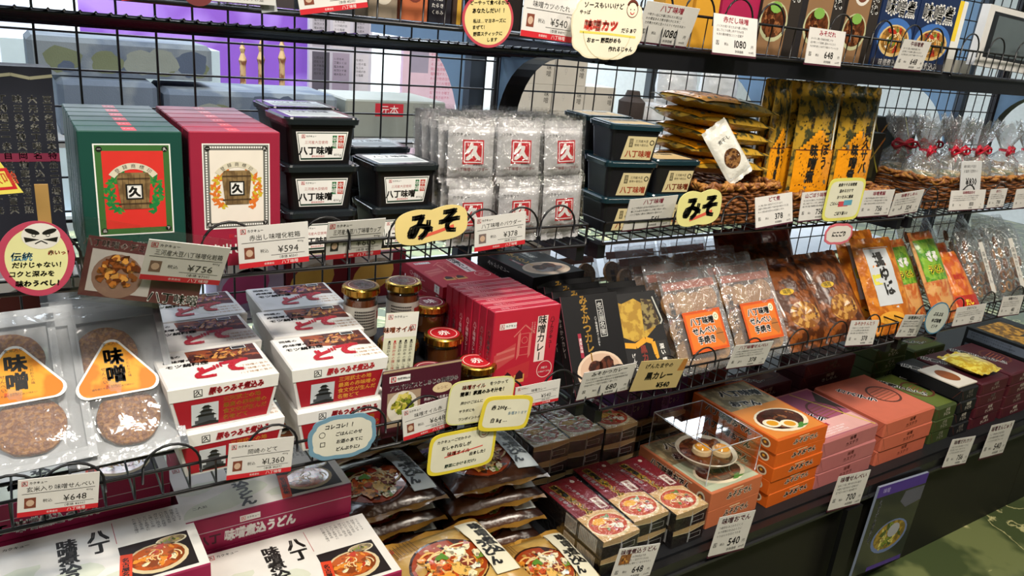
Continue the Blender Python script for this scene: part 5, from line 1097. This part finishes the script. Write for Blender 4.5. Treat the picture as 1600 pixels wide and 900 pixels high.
m = M(); m.box(-.09, .09, 0, .12, 0, .029, mat('C9C2B4', 'card')); o = one('small_riser', m, 'pale riser under the jar and carton beside the screen', 'display stand'); o.location = (1.87, 1.03, TOPZ)
for k, (x, y) in enumerate(((1.83, 1.035), (1.775, 1.04))): put('jar_small_w', 'miso_jar', 'low jar with gold lid on the upper shelf, %s the white carton' % ('beside', 'one away from')[k], 'jar', (x, y, TOPZ + .0295), (0, 0, 0), 'jars on the upper shelf')
f, w, h = quad((1549, 6), (1640, 30), (1538, 92), .945); m, s_ = M(), M()
m.slab(f, [(0, -.01), (w, -.01), (w, h), (0, h)], .018, mat('D4D2D0', 'card')); s_.rect(f, w * .09, h * .08, w, h * .9, mat('202226', 'black'), 1); s_.rect(f, w * .17, h * .14, w, h * .84, mat('5A6468', 'gloss'), 2)
one('tablet_screen', m, 'small screen with a white frame standing on the upper shelf', 'screen', parts=[('screen', s_)])

# ---- hanging calligraphy box and paddle at the near end
f, w, h = quad((-70, 99), (80, 106), (-64, 350), 1.0); m = M(); m.slab(f, [(0, -.02), (w, -.02), (w, h), (0, h)], .04, mat('22242E', 'card'))
r = random.Random(4)
for j in range(6): m.txt(f, ''.join(r.choice('一二下天品特名山川本' + KAN) for _ in range(13)), w * (.92 - j * .165), h * .44, h * .052, mat('C8C6BC'), 4, vert=True, bold=.02, step=1.15)
m.rect(f, 0, h * .40, w, h * .455, mat('7A2440'), 4); m.line(f, [(w * .3, h * .93), (w * .55, h * .95), (w * .75, h * .93), (w, h * .95)], h * .02, mat('9A9880'), 4)
m.slab(f.sub(w * .1, -.02), [(0, -.02), (.02, -.02), (.02, .0), (0, .0)], .03, mat('22242E', 'card'))
one('calligraphy_box', m, 'black box covered in white calligraphy with a wine red band at the near end', 'box')

# ---------------------------------------------------------------- signs and price tags
GT = 'red striped price tags'; GP = 'plain price tags with dark holders'; GH = 'handwritten bubble signs'
price_tag((370, 356), (481, 346), (373, 421), .921, '赤出し味噌化粧箱', '594', 'red striped price tag reading 594 yen below the wine red gift box', GT)
price_tag((513, 348), (603, 341), (499, 407), .921, '三河産大豆八丁味噌カップ', '605', 'red striped price tag reading 605 yen below the black tubs', GT, h=.058, pic='2A2A2A')
price_tag((742, 341), (822, 330), (740, 394), .921, '八丁味噌のパウダー', '378', 'red striped price tag reading 378 yen below the silver powder packs', GT, pic='7A6A66')
price_tag((28, 751), (156, 737), (34, 808), .868, '玄米入り味噌せんべい', '648', 'red striped price tag reading 648 yen below the rice crackers', GT)
price_tag((358, 694), (460, 682), (357, 750), .868, '岡崎のどて', '1,360', 'red striped price tag reading 1,360 yen below the white stew boxes', GT)
price_tag((628, 642), (705, 619), (624, 691), .868, '味噌オイル赤', '648', 'red striped price tag reading 648 yen beside the yellow bubble signs', GT)
price_tag((806, 606), (876, 592), (802, 641), .868, '味噌カレー', '540', 'red striped price tag reading 540 yen below the red curry boxes', GT)
price_tag((822, -18), (903, -3), (809, 55), .918, '味噌カツのたれ', '540', 'red striped price tag reading 540 yen on the upper shelf beside the bracket', GT)
price_tag((458, -42), (566, -52), (466, 24), .918, '八丁味噌だれ', '1,296', 'red striped price tag half out of the picture on the upper shelf', GT)
# clear holder sheet with photo and its tag
f, w, h = quad((132, 338), (362, 376), (116, 468), .915); m = M(); m.slab(f, [(0, 0), (w, 0), (w, h), (0, h)], .001, CLEAR2)
p = M(); g = F(f.p(.008, .006, -.0015), f.U, f.V); pw, ph = w - .03, h - .026; p.slab(g, [(0, 0), (pw, 0), (pw, ph), (0, ph)], .0006, mat('5A2E30', 'card')); p.txt(g, '八丁味噌のデミグラス風', pw * .36, ph * .9, .009, mat('D8C8C0'), 2, bold=.02); p.rect(g, .006, .006, pw * .56, ph * .8, mat('BDB6B0', 'card'), 1)
p.ell(g, pw * .28, ph * .38, .026, .026, mat('8A6A5C', 'card'), 2, 20); food(p, g, pw * .28, ph * .44, .023, .022, 'miso', 4, 34, 3, .24); p.txt(g, '八丁味噌', pw * .78, ph * .11, .014, WHITE, 2, bold=.04)
one('clear_holder', m, 'clear plastic sheet holding a brown miso photo card below the green gift box', 'sign holder', parts=[('photo_card', p)])
price_tag((233, 374), (361, 388), (222, 436), .885, '三河産大豆八丁味噌化粧箱', '756', 'red striped price tag reading 756 yen stuck on the clear holder', GT, h=.058, pic='7A6050')
f, w, h = quad((293, -45), (430, -32), (292, -2), .905); m = M(); m.slab(f, [(0, 0), (w, 0), (w, h), (0, h)], .001, mat('C8C8C6')); m.ell(f, w * .1, h * .2, .015, .012, mat('6A2A2A'), 1); blurb(m, f, w * .3, h * .7, w * .6, 4, .005, INK, 3, 1)
one('photo_card', m, 'pale card with small print at the upper shelf edge', 'card'); 
f, w, h = quad((180, -40), (242, -44), (182, 1), .91); m = M(); sheet(m, f, w, h, mat('C8CCD4')); m.rect(f, 0, 0, w, h * .1, RED, 1); one('price_tag', m, 'grey price tag at the top picture edge beside the pale card', 'price tag', group=GT)
f, w, h = quad((400, -30), (425, -32), (398, 20), .91); m = M(); sheet(m, f, w, h, mat('A8ACB0')); one('blank_tag', m, 'narrow grey tag on the upper shelf beside the pale card', 'tag')
plain_tag((985, 312), (1060, 305), (975, 360), .921, '八丁味噌', '561', 'plain tag reading 561 yen below the kraft labelled tubs', GP, h=.056)
plain_tag((1180, 309), (1238, 300), (1163, 352), .921, 'どて煮', '378', 'plain tag reading 378 yen below the wicker basket', GP, h=.056)
plain_tag((1254, 301), (1303, 297), (1251, 345), .921, '山ごぼう味噌煮', '756', 'plain tag reading 756 yen nearer than the lemon bubble sign', GP, h=.056)
plain_tag((1351, 298), (1399, 296), (1344, 338), .921, '味噌煮鰯', '756', 'plain tag reading 756 yen just beyond the lemon bubble sign', GP, h=.056)
plain_tag((1400, 303), (1445, 296), (1389, 338), .921, '味噌きしめん', '324', 'plain tag reading 324 yen between the basket and a 756 yen tag', GP, h=.052)
plain_tag((1487, 298), (1541, 296), (1475, 326), .921, '味噌煮詰合せ', '830', 'plain tag half faded below the ribbon tied gift bags', GP, h=.046)
plain_tag((1549, 296), (1575, 294), (1537, 324), .921, '赤だし', '700', 'small plain tag beyond the faded one below the gift bags', GP, h=.046)
plain_tag((1589, 296), (1625, 292), (1580, 326), .921, '味噌', '500', 'plain tag cut by the picture edge below the gift bags', GP, h=.046)
plain_tag((1150, 540), (1209, 533), (1140, 575), .868, '八丁味噌せんべい', '378', 'plain tag reading 378 yen below the orange labelled cracker bags', GP, h=.052)
plain_tag((1331, 501), (1374, 500), (1326, 539), .868, 'みそかりんとう', '378', 'plain tag reading 378 yen with red title below the brown noodle pouches', GP, tc='B0402A', h=.056)
plain_tag((1415, 492), (1447, 492), (1403, 526), .868, '味噌揚ゆば', '700', 'plain tag beside the blue edged oval sign below the tofu pouch', GP, tc='20301A', h=.056)
plain_tag((1496, 481), (1542, 474), (1480, 507), .868, 'ざるうどん', '432', 'wide plain tag below the green noodle pouch', GP, tc='202020', h=.048)
plain_tag((1568, 464), (1600, 461), (1557, 494), .868, '味噌かりん', '410', 'plain tag below the ring cracker bags', GP, tc='202020', h=.048)
plain_tag((913, 583), (995, 567), (914, 621), .868, 'みそかつカレー', '680', 'plain tag reading 680 yen below the black curry boxes', GP, tc='201818', h=.056)
plain_tag((1012, 1), (1094, 14), (1007, 62), .918, '八丁味噌', '1080', 'plain tag reading 1080 yen beside the large cloud sign', GP, tc='C03A50', h=.060)
plain_tag((1116, 20), (1184, 30), (1100, 77), .918, '赤だし味噌', '1080', 'plain tag reading 1080 yen below the magenta pouch', GP, tc='C03A50', h=.060)
plain_tag((1266, 42), (1322, 50), (1253, 97), .918, 'みそだれ', '648', 'plain tag reading 648 yen with bowl picture below the brown pouches', GP, tc='C02848', h=.060)
plain_tag((1414, 61), (1456, 66), (1394, 106), .918, '牛味噌煮', '648', 'plain tag reading 648 yen below the blue stew pouches', GP, tc='7A4048', h=.056)
plain_tag((969, 858), (1032, 849), (966, 905), .842, '味噌煮込うどん', '648', 'plain tag reading 648 yen on the deck edge below the red packs', GP, pic=True)
plain_tag((1125, 809), (1181, 797), (1127, 860), .842, '味噌おでん', '540', 'plain tag reading 540 yen on the deck edge below the egg display', GP)
plain_tag((1311, 745), (1361, 734), (1314, 786), .842, '味噌せんべい', '700', 'plain tag reading 700 yen on the deck edge beside the poster', GP)
plain_tag((1489, 687), (1525, 681), (1488, 721), .842, '味噌だれカツ', '756', 'plain tag reading 756 yen on the far deck edge', GP)
plain_tag((1550, 665), (1586, 657), (1552, 701), .842, '味噌まんじゅう', '540', 'plain tag on the far deck edge, last before the picture edge', GP)
# hand lettered signs
def under(pts, c, t):
    return lambda m, f, w, h: m.line(f, [(a * w, b * h) for a, b in pts], t * h, mat(c, 'ink'), 4)
K = '15130F'
def miso_ex(m, f, w, h): m.line(f, [(.30 * w, .20 * h), (.55 * w, .28 * h), (.80 * w, .38 * h)], .09 * h, mat('E0604A', 'ink'), 4)
sign((616, 333), (730, 315), (614, 390), .90, 'peanut', ['E8D088'], [('み', .32, .5, .80, K, .05), ('そ', .73, .54, .76, K, .05)], 'yellow bubble sign with large brush letters beside the powder pack tag', extra=miso_ex, group=GH, name='handwritten_sign')
sign((1062, 300), (1131, 293), (1064, 355), .905, 'peanut', ['E4DC90'], [('み', .32, .5, .68, K, .05), ('そ', .72, .52, .66, K, .05)], 'yellow bubble sign with large brush letters below the wicker basket', extra=miso_ex, group=GH)
def daruma(m, f, w, h):
    m.ell(f, w * .56, h * .80, w * .25, h * .17, mat('E0DCD4'), 4, 28)
    for s_ in (-1, 1):
        m.ell(f, w * (.56 + s_ * .11), h * .86, w * .10, h * .032, INK, 6, 14, s_ * .35); m.poly(f, [(w * (.56 + s_ * .02), h * .755), (w * (.56 + s_ * .22), h * .79), (w * (.56 + s_ * .2), h * .72)], INK, 6); m.arc(f, w * (.56 + s_ * .09), h * .815, w * .02, w * .028, 0, 6.28, INK, 7)
    m.line(f, [(w * .48, h * .70), (w * .56, h * .74), (w * .64, h * .70)], h * .014, INK, 6)
    st = at(64, 285, Y=.905)
sign((-8, 345), (116, 345), (-8, 465), .902, 'oval', ['B8405A', 'B8405A', 'E0DCA0'], [('伝統', .30, .53, .12, '4A90B8', .02), ('だけじゃない！', .52, .42, .085, K, .03), ('コクと深みを', .42, .30, .085, K, .03), ('味わうべし！', .52, .17, .09, K, .05), ('赤いっ！', .80, .58, .07, 'C83A30', .03)], 'red edged round sign with a white face drawing on a wooden stick', extra=daruma, insets=(.02, .16), cat='sign')
m = M(); a_, b_ = at(64, 288, Y=.905), at(64, 350, Y=.905); m.box(a_.x - .006, a_.x + .006, .903, .907, b_.z - .02, a_.z, mat('A8844C', 'wood')); one('wooden_stick', m, 'wooden stick rising from the red edged round sign', 'stick')
f, w, h = quad((-40, 220), (-2, 218), (-40, 306), .88); 
f.V = (f.V - f.U * .28).normalized(); m = M(); m.slab(f, [(0, 0), (w * 1.6, 0), (w * 1.15, h), (0, h)], .001, mat('E8D860')); m.ring(f, w * .5, h * .08, w * 1.45, h * .5, .003, RED, 1); m.txt(f, '味噌', w, h * .3, .014, mat('C84A2C'), 2)
one('yellow_flyer', m, 'yellow flyer with red frame at the near picture edge', 'flyer')
sign((722, -14), (803, -14), (722, 76), .905, 'oval', ['B8404E', 'DCC98A'], [('どーやって食べるかは', .52, .80, .085, K, .02), ('あなたしだい！！', .52, .66, .095, K, .03), ('私は…マヨネーズに', .52, .48, .08, K, .02), ('まぜて！', .32, .37, .08, K, .02), ('野菜スティックに', .48, .25, .08, K, .02), ('します', .56, .14, .08, K, .02)], 'round yellow sign with red rim and handwriting on the upper shelf', insets=(.1,), group=GH)
def face(cu, cv, s):
    def g(m, f, w, h):
        u, v, r_ = cu * w, cv * h, s * h
        m.arc(f, u, v, r_, r_ * 1.1, 0, 6.28, mat('6A2E20'), 5, 20); m.arc(f, u, v + r_ * .3, r_ * .75, r_ * 1.12, .3, 2.84, mat('6A2E20'), 5)
        for q in (-.35, .35): m.ell(f, u + q * r_, v + r_ * .05, r_ * .09, r_ * .09, INK, 6, 8)
        m.arc(f, u, v - r_ * .25, r_ * .3, r_ * .42, 3.3, 6.1, RED, 6, 8)
    return g
def cloud_ex(m, f, w, h): face(.82, .78, .11)(m, f, w, h); m.line(f, [(.12 * w, .42 * h), (.5 * w, .40 * h), (.9 * w, .36 * h)], .035 * h, mat('E0D060'), 3); m.arc(f, w * .5, h * .5, h * .49, h * .5, 3.3, 6, mat('C8B890'), 3)
sign((896, -14), (1010, -6), (900, 92), .90, 'cloud', ['E6D9BC', 'EFE4CC'], [('ソースもいいけど', .42, .82, .10, K, .02), ('やっぱ', .17, .71, .07, K, .02), ('味噌カツ', .40, .52, .17, 'D0382C', .07), ('だらぁ♡', .80, .46, .085, K, .02), ('おぉー 野菜炒めも', .46, .30, .085, K, .03), ('作れるじゃん', .70, .17, .085, K, .03)], 'large cream cloud sign with a drawn face and red lettering', extra=cloud_ex, insets=(.05,), group=GH)
def mug(m, f, w, h): m.ring(f, w * .18, h * .34, w * .25, h * .44, .0008, INK, 5); m.arc(f, w * .2, h * .6, h * .055, h * .065, 0, 6.28, INK, 5)
sign((483, 655), (592, 640), (484, 725), .862, 'cloud', ['6F96AE', 'DAD6C8'], [('コレコレ！！', .45, .76, .11, K, .03), ('ごはんにのせ', .58, .58, .095, K, .02), ('お酒のあてに', .60, .41, .095, K, .02), ('どんぶりに♪', .60, .24, .095, K, .03)], 'blue edged cloud sign with handwriting below the white stew boxes', extra=mug, insets=(.18,), group=GH)
YB = ['E2CC3A', 'E4DFC8']
sign((703, 598), (807, 584), (700, 668), .860, 'box', ['D8D68A', 'DDD8BE'], [('味噌オイル', .36, .84, .11, 'D03A30', .03), ('をつかって', .74, .86, .09, K, .02), ('簡単！家庭のみそ汁を！', .52, .70, .10, K, .05), ('卵かけごはんに', .36, .50, .075, K, .02), ('サラダにも', .30, .32, .075, K, .02), ('ワンポイントの味に', .40, .14, .075, K, .02)], 'pale yellow edged recipe sign beside the price tag below the jars', insets=(.05,), group=GH)
sign((757, 620), (836, 616), (757, 674), .850, 'box', YB, [('赤 200g…', .38, .68, .14, K, .03), ('白 1kg …', .38, .32, .14, K, .03), ('各種あります', .72, .5, .10, '6A8AA0', .0)], 'small bright yellow edged sign overlapping the recipe sign', insets=(.2,), group=GH)
def sx(m, f, w, h): face(.80, .84, .12)(m, f, w, h); m.line(f, [(.24 * w, .42 * h), (.8 * w, .52 * h)], .025 * h, mat('D84A40'), 4)
sign((671, 682), (778, 660), (669, 748), .856, 'box', YB, [('カクキューごだわりの', .36, .80, .08, K, .02), ('おしゃれなしが', .40, .64, .10, K, .03), ('味噌オイル', .44, .48, .11, 'C8402E', .03), ('出ました！', .74, .38, .09, K, .04), ('野菜にかけるだけ♪', .50, .20, .09, '3A6A4A', .03)], 'large yellow edged sign with a drawn face hanging lowest', extra=sx, insets=(.14,), group=GH)
f, w, h = quad((604, 490), (655, 487), (598, 590), .925); m = M(); sheet(m, f, w, h, mat('D9D8BC')); m.rect(f, 0, h * .62, w, h, mat('E8E4DC'), 1); brand(m, f, w * .14, h * .94, h * .07, INK, 2); m.txt(f, '味噌オイル', w * .42, h * .74, h * .095, mat('E07A50'), 3, bold=.04); logo(m, f, w * .86, h * .76, h * .09, mat('C84A50'))
for j in range(5): m.ell(f, w * (.86 - j * .17), h * .56, h * .018, h * .018, mat('C02828' if j == 3 else '201A18'), 2, 8); m.txt(f, '野菜炒めの隠し味に', w * (.86 - j * .17), h * .30, h * .055, mat('C02828' if j == 3 else '201A18'), 2, vert=True)
one('oil_list_card', m, 'narrow pale green card listing miso oil uses in vertical lines', 'sign card')
f, w, h = quad((1003, 565), (1076, 560), (985, 612), .862, .062); m = M(); sheet(m, f, w, h, mat('C8B07A')); m.txt(f, 'げんたまやの', w * .42, h * .82, h * .18, INK, 3, bold=.02); m.txt(f, '黒カレー', w * .5, h * .48, h * .27, INK, 3, bold=.04, res=2); m.txt(f, '¥540', w * .66, h * .15, h * .24, INK, 3, bold=.04, res=2); m.poly(f, [(w * .85, h * .6), (w, h * .6), (w, h), (w * .9, h)], mat('B87A38'), 2)
one('handwritten_sign', m, 'tan rectangular sign reading 540 yen below the yellow curry boxes', 'sign', group=GH)
def ex_lemon(m, f, w, h): m.rect(f, w * .36, h * .34, w * .62, h * .46, mat('C84A50'), 4); m.rect(f, w * .5, h * .36, w * .72, h * .48, mat('5AA0B8'), 5)
sign((1297, 279), (1356, 276), (1293, 345), .914, 'box', ['E0DC6A', 'E2DFC8'], [('食欲そそる味噌煮', .5, .84, .085, K, .02), ('温めるだけで', .5, .70, .085, K, .02), ('おつまみに最高', .5, .56, .085, K, .02), ('ごはんに', .26, .42, .085, K, .02), ('ごぼう旨い♪', .5, .18, .09, K, .03)], 'lemon edged handwritten sign in front of the standing yellow packs', extra=ex_lemon, insets=(.14,), group=GH)
sign((1293, 350), (1336, 348), (1293, 381), .905, 'cloud', ['D86A78', 'E4DCD4'], [('にこごり', .5, .5, .26, K, .05)], 'small pink edged cloud sign below the yellow packs', insets=(.22,), group=GH)
sign((1457, 470), (1490, 474), (1443, 520), .858, 'oval', ['4A80A0', 'C8CCC4'], [('ぷるぷる', .5, .62, .14, K, .03), ('ゆば味噌', .5, .42, .14, K, .03), ('どうぞ', .5, .24, .12, K, .02)], 'blue edged oval sign below the tofu pouch', insets=(.08,), group=GH)

# ---------------------------------------------------------------- the other side of the rack and the hall behind
FAB = mat('7F8A96', 'cloth', '5C6A7C', 7, .52)
def fabric_box(x0, x1, y0, y1, z0, z1, label):
    m = M(); m.bbox(x0, x1, y0, y1, z0, z1, mat('76828E', 'cloth', '5A687C', 11, .52), .008)
    f = F((x0, y0, z0), (1, 0, 0), (0, 0, 1)); w, h = x1 - x0, z1 - z0; r = random.Random(int(x0 * 100) + int(z0 * 100))
    for k in range(int(w / .022)):
        u, q = w * r.uniform(.08, .92), r.uniform(.012, .035); q = min(q, h * .45, u - .004, w - u - .004)
        if q > .006: m.ell(f, u, min(max(h * r.random(), q + .002), h - q * .85 - .002) if r.random() < .5 else q * .8 + .004, q, q * .75, mat(r.choice(['4E5A6C', '66705A', '7E8886', '4A5870']), 'cloth'), 1 + k * .3, 20, 0, .08, k)
    one('patterned_box', m, label, 'fabric box', group='grey patterned boxes behind the wire grid')
m = M(); m.box(-.1, 2.5, 1.385, 1.66, 1.06, 1.072, mat('D8DEE6', 'card')).box(-.1, 2.5, 1.385, 1.66, .728, .74, mat('D8DEE6', 'card'))
one('rear_shelf', m, 'white shelf boards on the far side of the wire grid', 'shelf')
fabric_box(.035, .315, 1.48, 1.64, 1.162, 1.222, 'grey patterned box, upper one behind the green gift boxes')
fabric_box(.07, .215, 1.43, 1.60, 1.074, 1.160, 'grey patterned box, lower one behind the green gift boxes')
fabric_box(.225, .53, 1.43, 1.60, 1.074, 1.150, 'grey patterned box, lower one behind the red gift boxes')
m = M(); m.bbox(.545, .76, 1.43, 1.6, 1.074, 1.145, mat('8E948E', 'card'), .003); f = F((.545, 1.43, 1.074), (1, 0, 0), (0, 0, 1)); m.rect(f, .06, .04, .12, .065, mat('C02A38'), 1); m.txt(f, '元本', .09, .052, .02, WHITE, 2)
one('patterned_box', m, 'grey box with a red seal behind the black tubs', 'box')
WB = mat('B9B6AE', 'card'); m = M(); m.bbox(-.045, .045, 0, .1, 0, .058, WB, .001); m.txt(front(.09), '味噌', .075, .03, .014, INK, 1, vert=True); m.txt(front(.09), '八丁', .03, .03, .008, GREY, 1, vert=True); PROTO['white_carton'] = [('box', m)]
for r_ in range(3):
    for c in range(3):
        if r_ == 2 and c == 2: continue
        put('white_carton', 'white_carton', 'small white carton behind the grid, %s row, %s' % (LEV[3][r_], COLN[3][c]), 'carton', (1.00 + c * .093, 1.46, 1.073 + r_ * .0585), (0, 0, 0), 'white cartons behind the grid')
m = M(); pillow(m, .2, .13, .07, film('far_bag', gl=.9, bump=1.6, scale=30, haze=.35), None, .012, 3); PROTO['far_bag'] = [('bag', m)]
for k, (x, z) in enumerate(((1.345, 1.08), (1.46, 1.08), (1.60, 1.08), (1.40, 1.165), (1.55, 1.165), (1.8, 1.08), (1.95, 1.08))): put('far_bag', 'plastic_bag', 'crumpled clear bag behind the grid, %s' % ('beside the white cartons', 'second from the cartons', 'behind the lying yellow packs', 'upper, nearer the cartons', 'upper, above the lying packs', 'behind the gift bags', 'farthest behind the gift bags')[k], 'plastic bag', (x, 1.46, z), (1.5, 0, 0), 'clear bags behind the grid', (.62, .62, .8))
m = M(); m.lathe([(0, 0), (.03, 0), (.032, .09), (.02, .10), (.015, .115), (0, .115)], 16, mat('3A3230', 'cloth')); PROTO['darkbag'] = [('x', m)]
put('darkbag', 'dark_pouch', 'dark bag behind the grid between white cartons and clear bags', 'bag', (1.26, 1.43, 1.073))
def fruitbox(c1, c2):
    m = M(); m.bbox(-.06, .06, 0, .1, 0, .09, mat(c1, 'card'), .002); m.ell(front(.12), .05, .045, .045, .03, mat(c2, 'card'), 1, 18, .4); m.rect(front(.12), .01, .07, .09, .085, WHITE, 1); m.rect(top(.12, .1, .09), .01, .01, .11, .09, mat(c2, 'card'), 1); return [('box', m)]
PROTO['fb1'] = fruitbox('B8A8C8', 'C8508A'); PROTO['fb2'] = fruitbox('7A1E2E', 'D8B058'); PROTO['fb3'] = fruitbox('9A948C', '5A2A24')
for k, (kd, x, s_) in enumerate((('fb3', .0, 'brown leaf printed box nearest the camera'), ('fb3', .13, 'brown leaf printed box, second along'), ('fb1', .36, 'lilac and pink box behind the stew boxes'), ('fb2', .49, 'dark red and gold box behind the tall jars'), ('fb2', .62, 'dark red and gold box behind the oil list card'), ('fb3', 1.0, 'grey box seen below the kraft labelled tubs'))):
    put(kd, 'printed_box', s_ + ', beyond the grid', 'box', (x, 1.42, .7405), (0, 0, 0), 'printed boxes beyond the grid', (1.05, 1, 1.1))
# hall: purple backdrop, printed boards, wooden figures, white table
m = M(); m.box(.22, 1.0, 2.9, 2.93, .73, 1.75, mat('8A58BC', 'cloth', 'B088DC', 3, .5)); o = one('purple_backdrop', m, 'purple cloth backdrop in the hall beyond the grid', 'backdrop')
m = M(); m.box(-.6, 2.6, 2.3, 2.85, .68, .72, mat('D8E6F0', 'card')).box(-.55, -.5, 2.35, 2.8, 0, .68, GREY).box(2.5, 2.55, 2.35, 2.8, 0, .68, GREY); one('white_table', m, 'long white display table in the hall beyond the grid', 'table')
m = M(); m.box(.0, .52, 2.35, 2.75, .721, 1.165, mat('C8DCE8', 'card')); one('white_plinth', m, 'pale plinth on the hall table behind the patterned boxes', 'plinth')
fig = M(); fig.lathe([(0, 0), (.03, 0), (.03, .05), (.02, .06), (.02, .2), (.028, .22), (.012, .25), (.02, .27), (0, .30)], 14, mat('8A5A3A', 'wood', 'C8A878', 20, .5)); PROTO['fig'] = [('x', fig)]
for k, x in enumerate((.62, .675, .74)): put('fig', 'wooden_figure', 'slender carved wooden figure before the purple backdrop, %s of three' % ('nearest', 'middle', 'farthest')[k], 'figure', (x, 2.5, .98), (0, 0, 0), 'carved wooden figures', (.45, .45, .70 + .03 * k))
m = M(); m.box(.60, .84, 2.4, 2.62, .721, .979, mat('6A4AA0', 'cloth')); one('purple_block', m, 'purple covered block carrying the carved figures', 'plinth')
m = M(); m.box(.86, 1.08, 2.6, 2.62, .722, 1.62, mat('C8C2CC')); f = F((.86, 2.6, .72), (1, 0, 0), (0, 0, 1)); r = random.Random(3)
for j in range(6):
    for i in range(3): m.rect(f, .01 + i * .07, .03 + j * .145, .07 + i * .07, .16 + j * .145, mat(r.choice(['B0A8B0', '8A8088', 'B03048', '5A5460', 'D0C8CC', 'A898A8'])), 1); blurb(m, f, .015 + i * .07, .14 + j * .145, .05, 5, .009, INK, i + j, 2)
one('printed_board', m, 'board covered with newspaper clippings in the hall beyond the grid', 'notice board')
m = M(); m.box(1.2, 1.42, 2.6, 2.62, .722, 1.5, mat('D8B8C4')); f = F((1.2, 2.6, .72), (1, 0, 0), (0, 0, 1)); m.rect(f, .03, .4, .10, .52, mat('9A90A0'), 1); blurb(m, f, .11, .5, .10, 12, .012, mat('C0506A'), 4, 1); m.rect(f, .12, .2, .18, .28, mat('3A3038'), 1)
one('printed_board', m, 'pink printed board in the hall seen above the powder packs', 'notice board')
m = M(); m.box(-.9, .1, 3.6, 3.62, .9, 2.2, mat('E8F0F8', 'card')); one('white_banner', m, 'plain white banner in the bright hall at the near end', 'banner')
m = M(); m.lathe([(0, 0), (.10, .02), (.12, .10), (.08, .18), (0, .2)], 16, mat('1E2428', 'cloth')); m.box(-.02, .02, -.02, .02, -1.2, .0, mat('30343A')); o = one('dark_hat_stand', m, 'dark round hat on a stand in the bright hall behind the cartons', 'hat stand'); o.location = (2.75, 3.0, .9 + .3); 
TO.hide_render = True
bpy.data.objects.remove(TO)
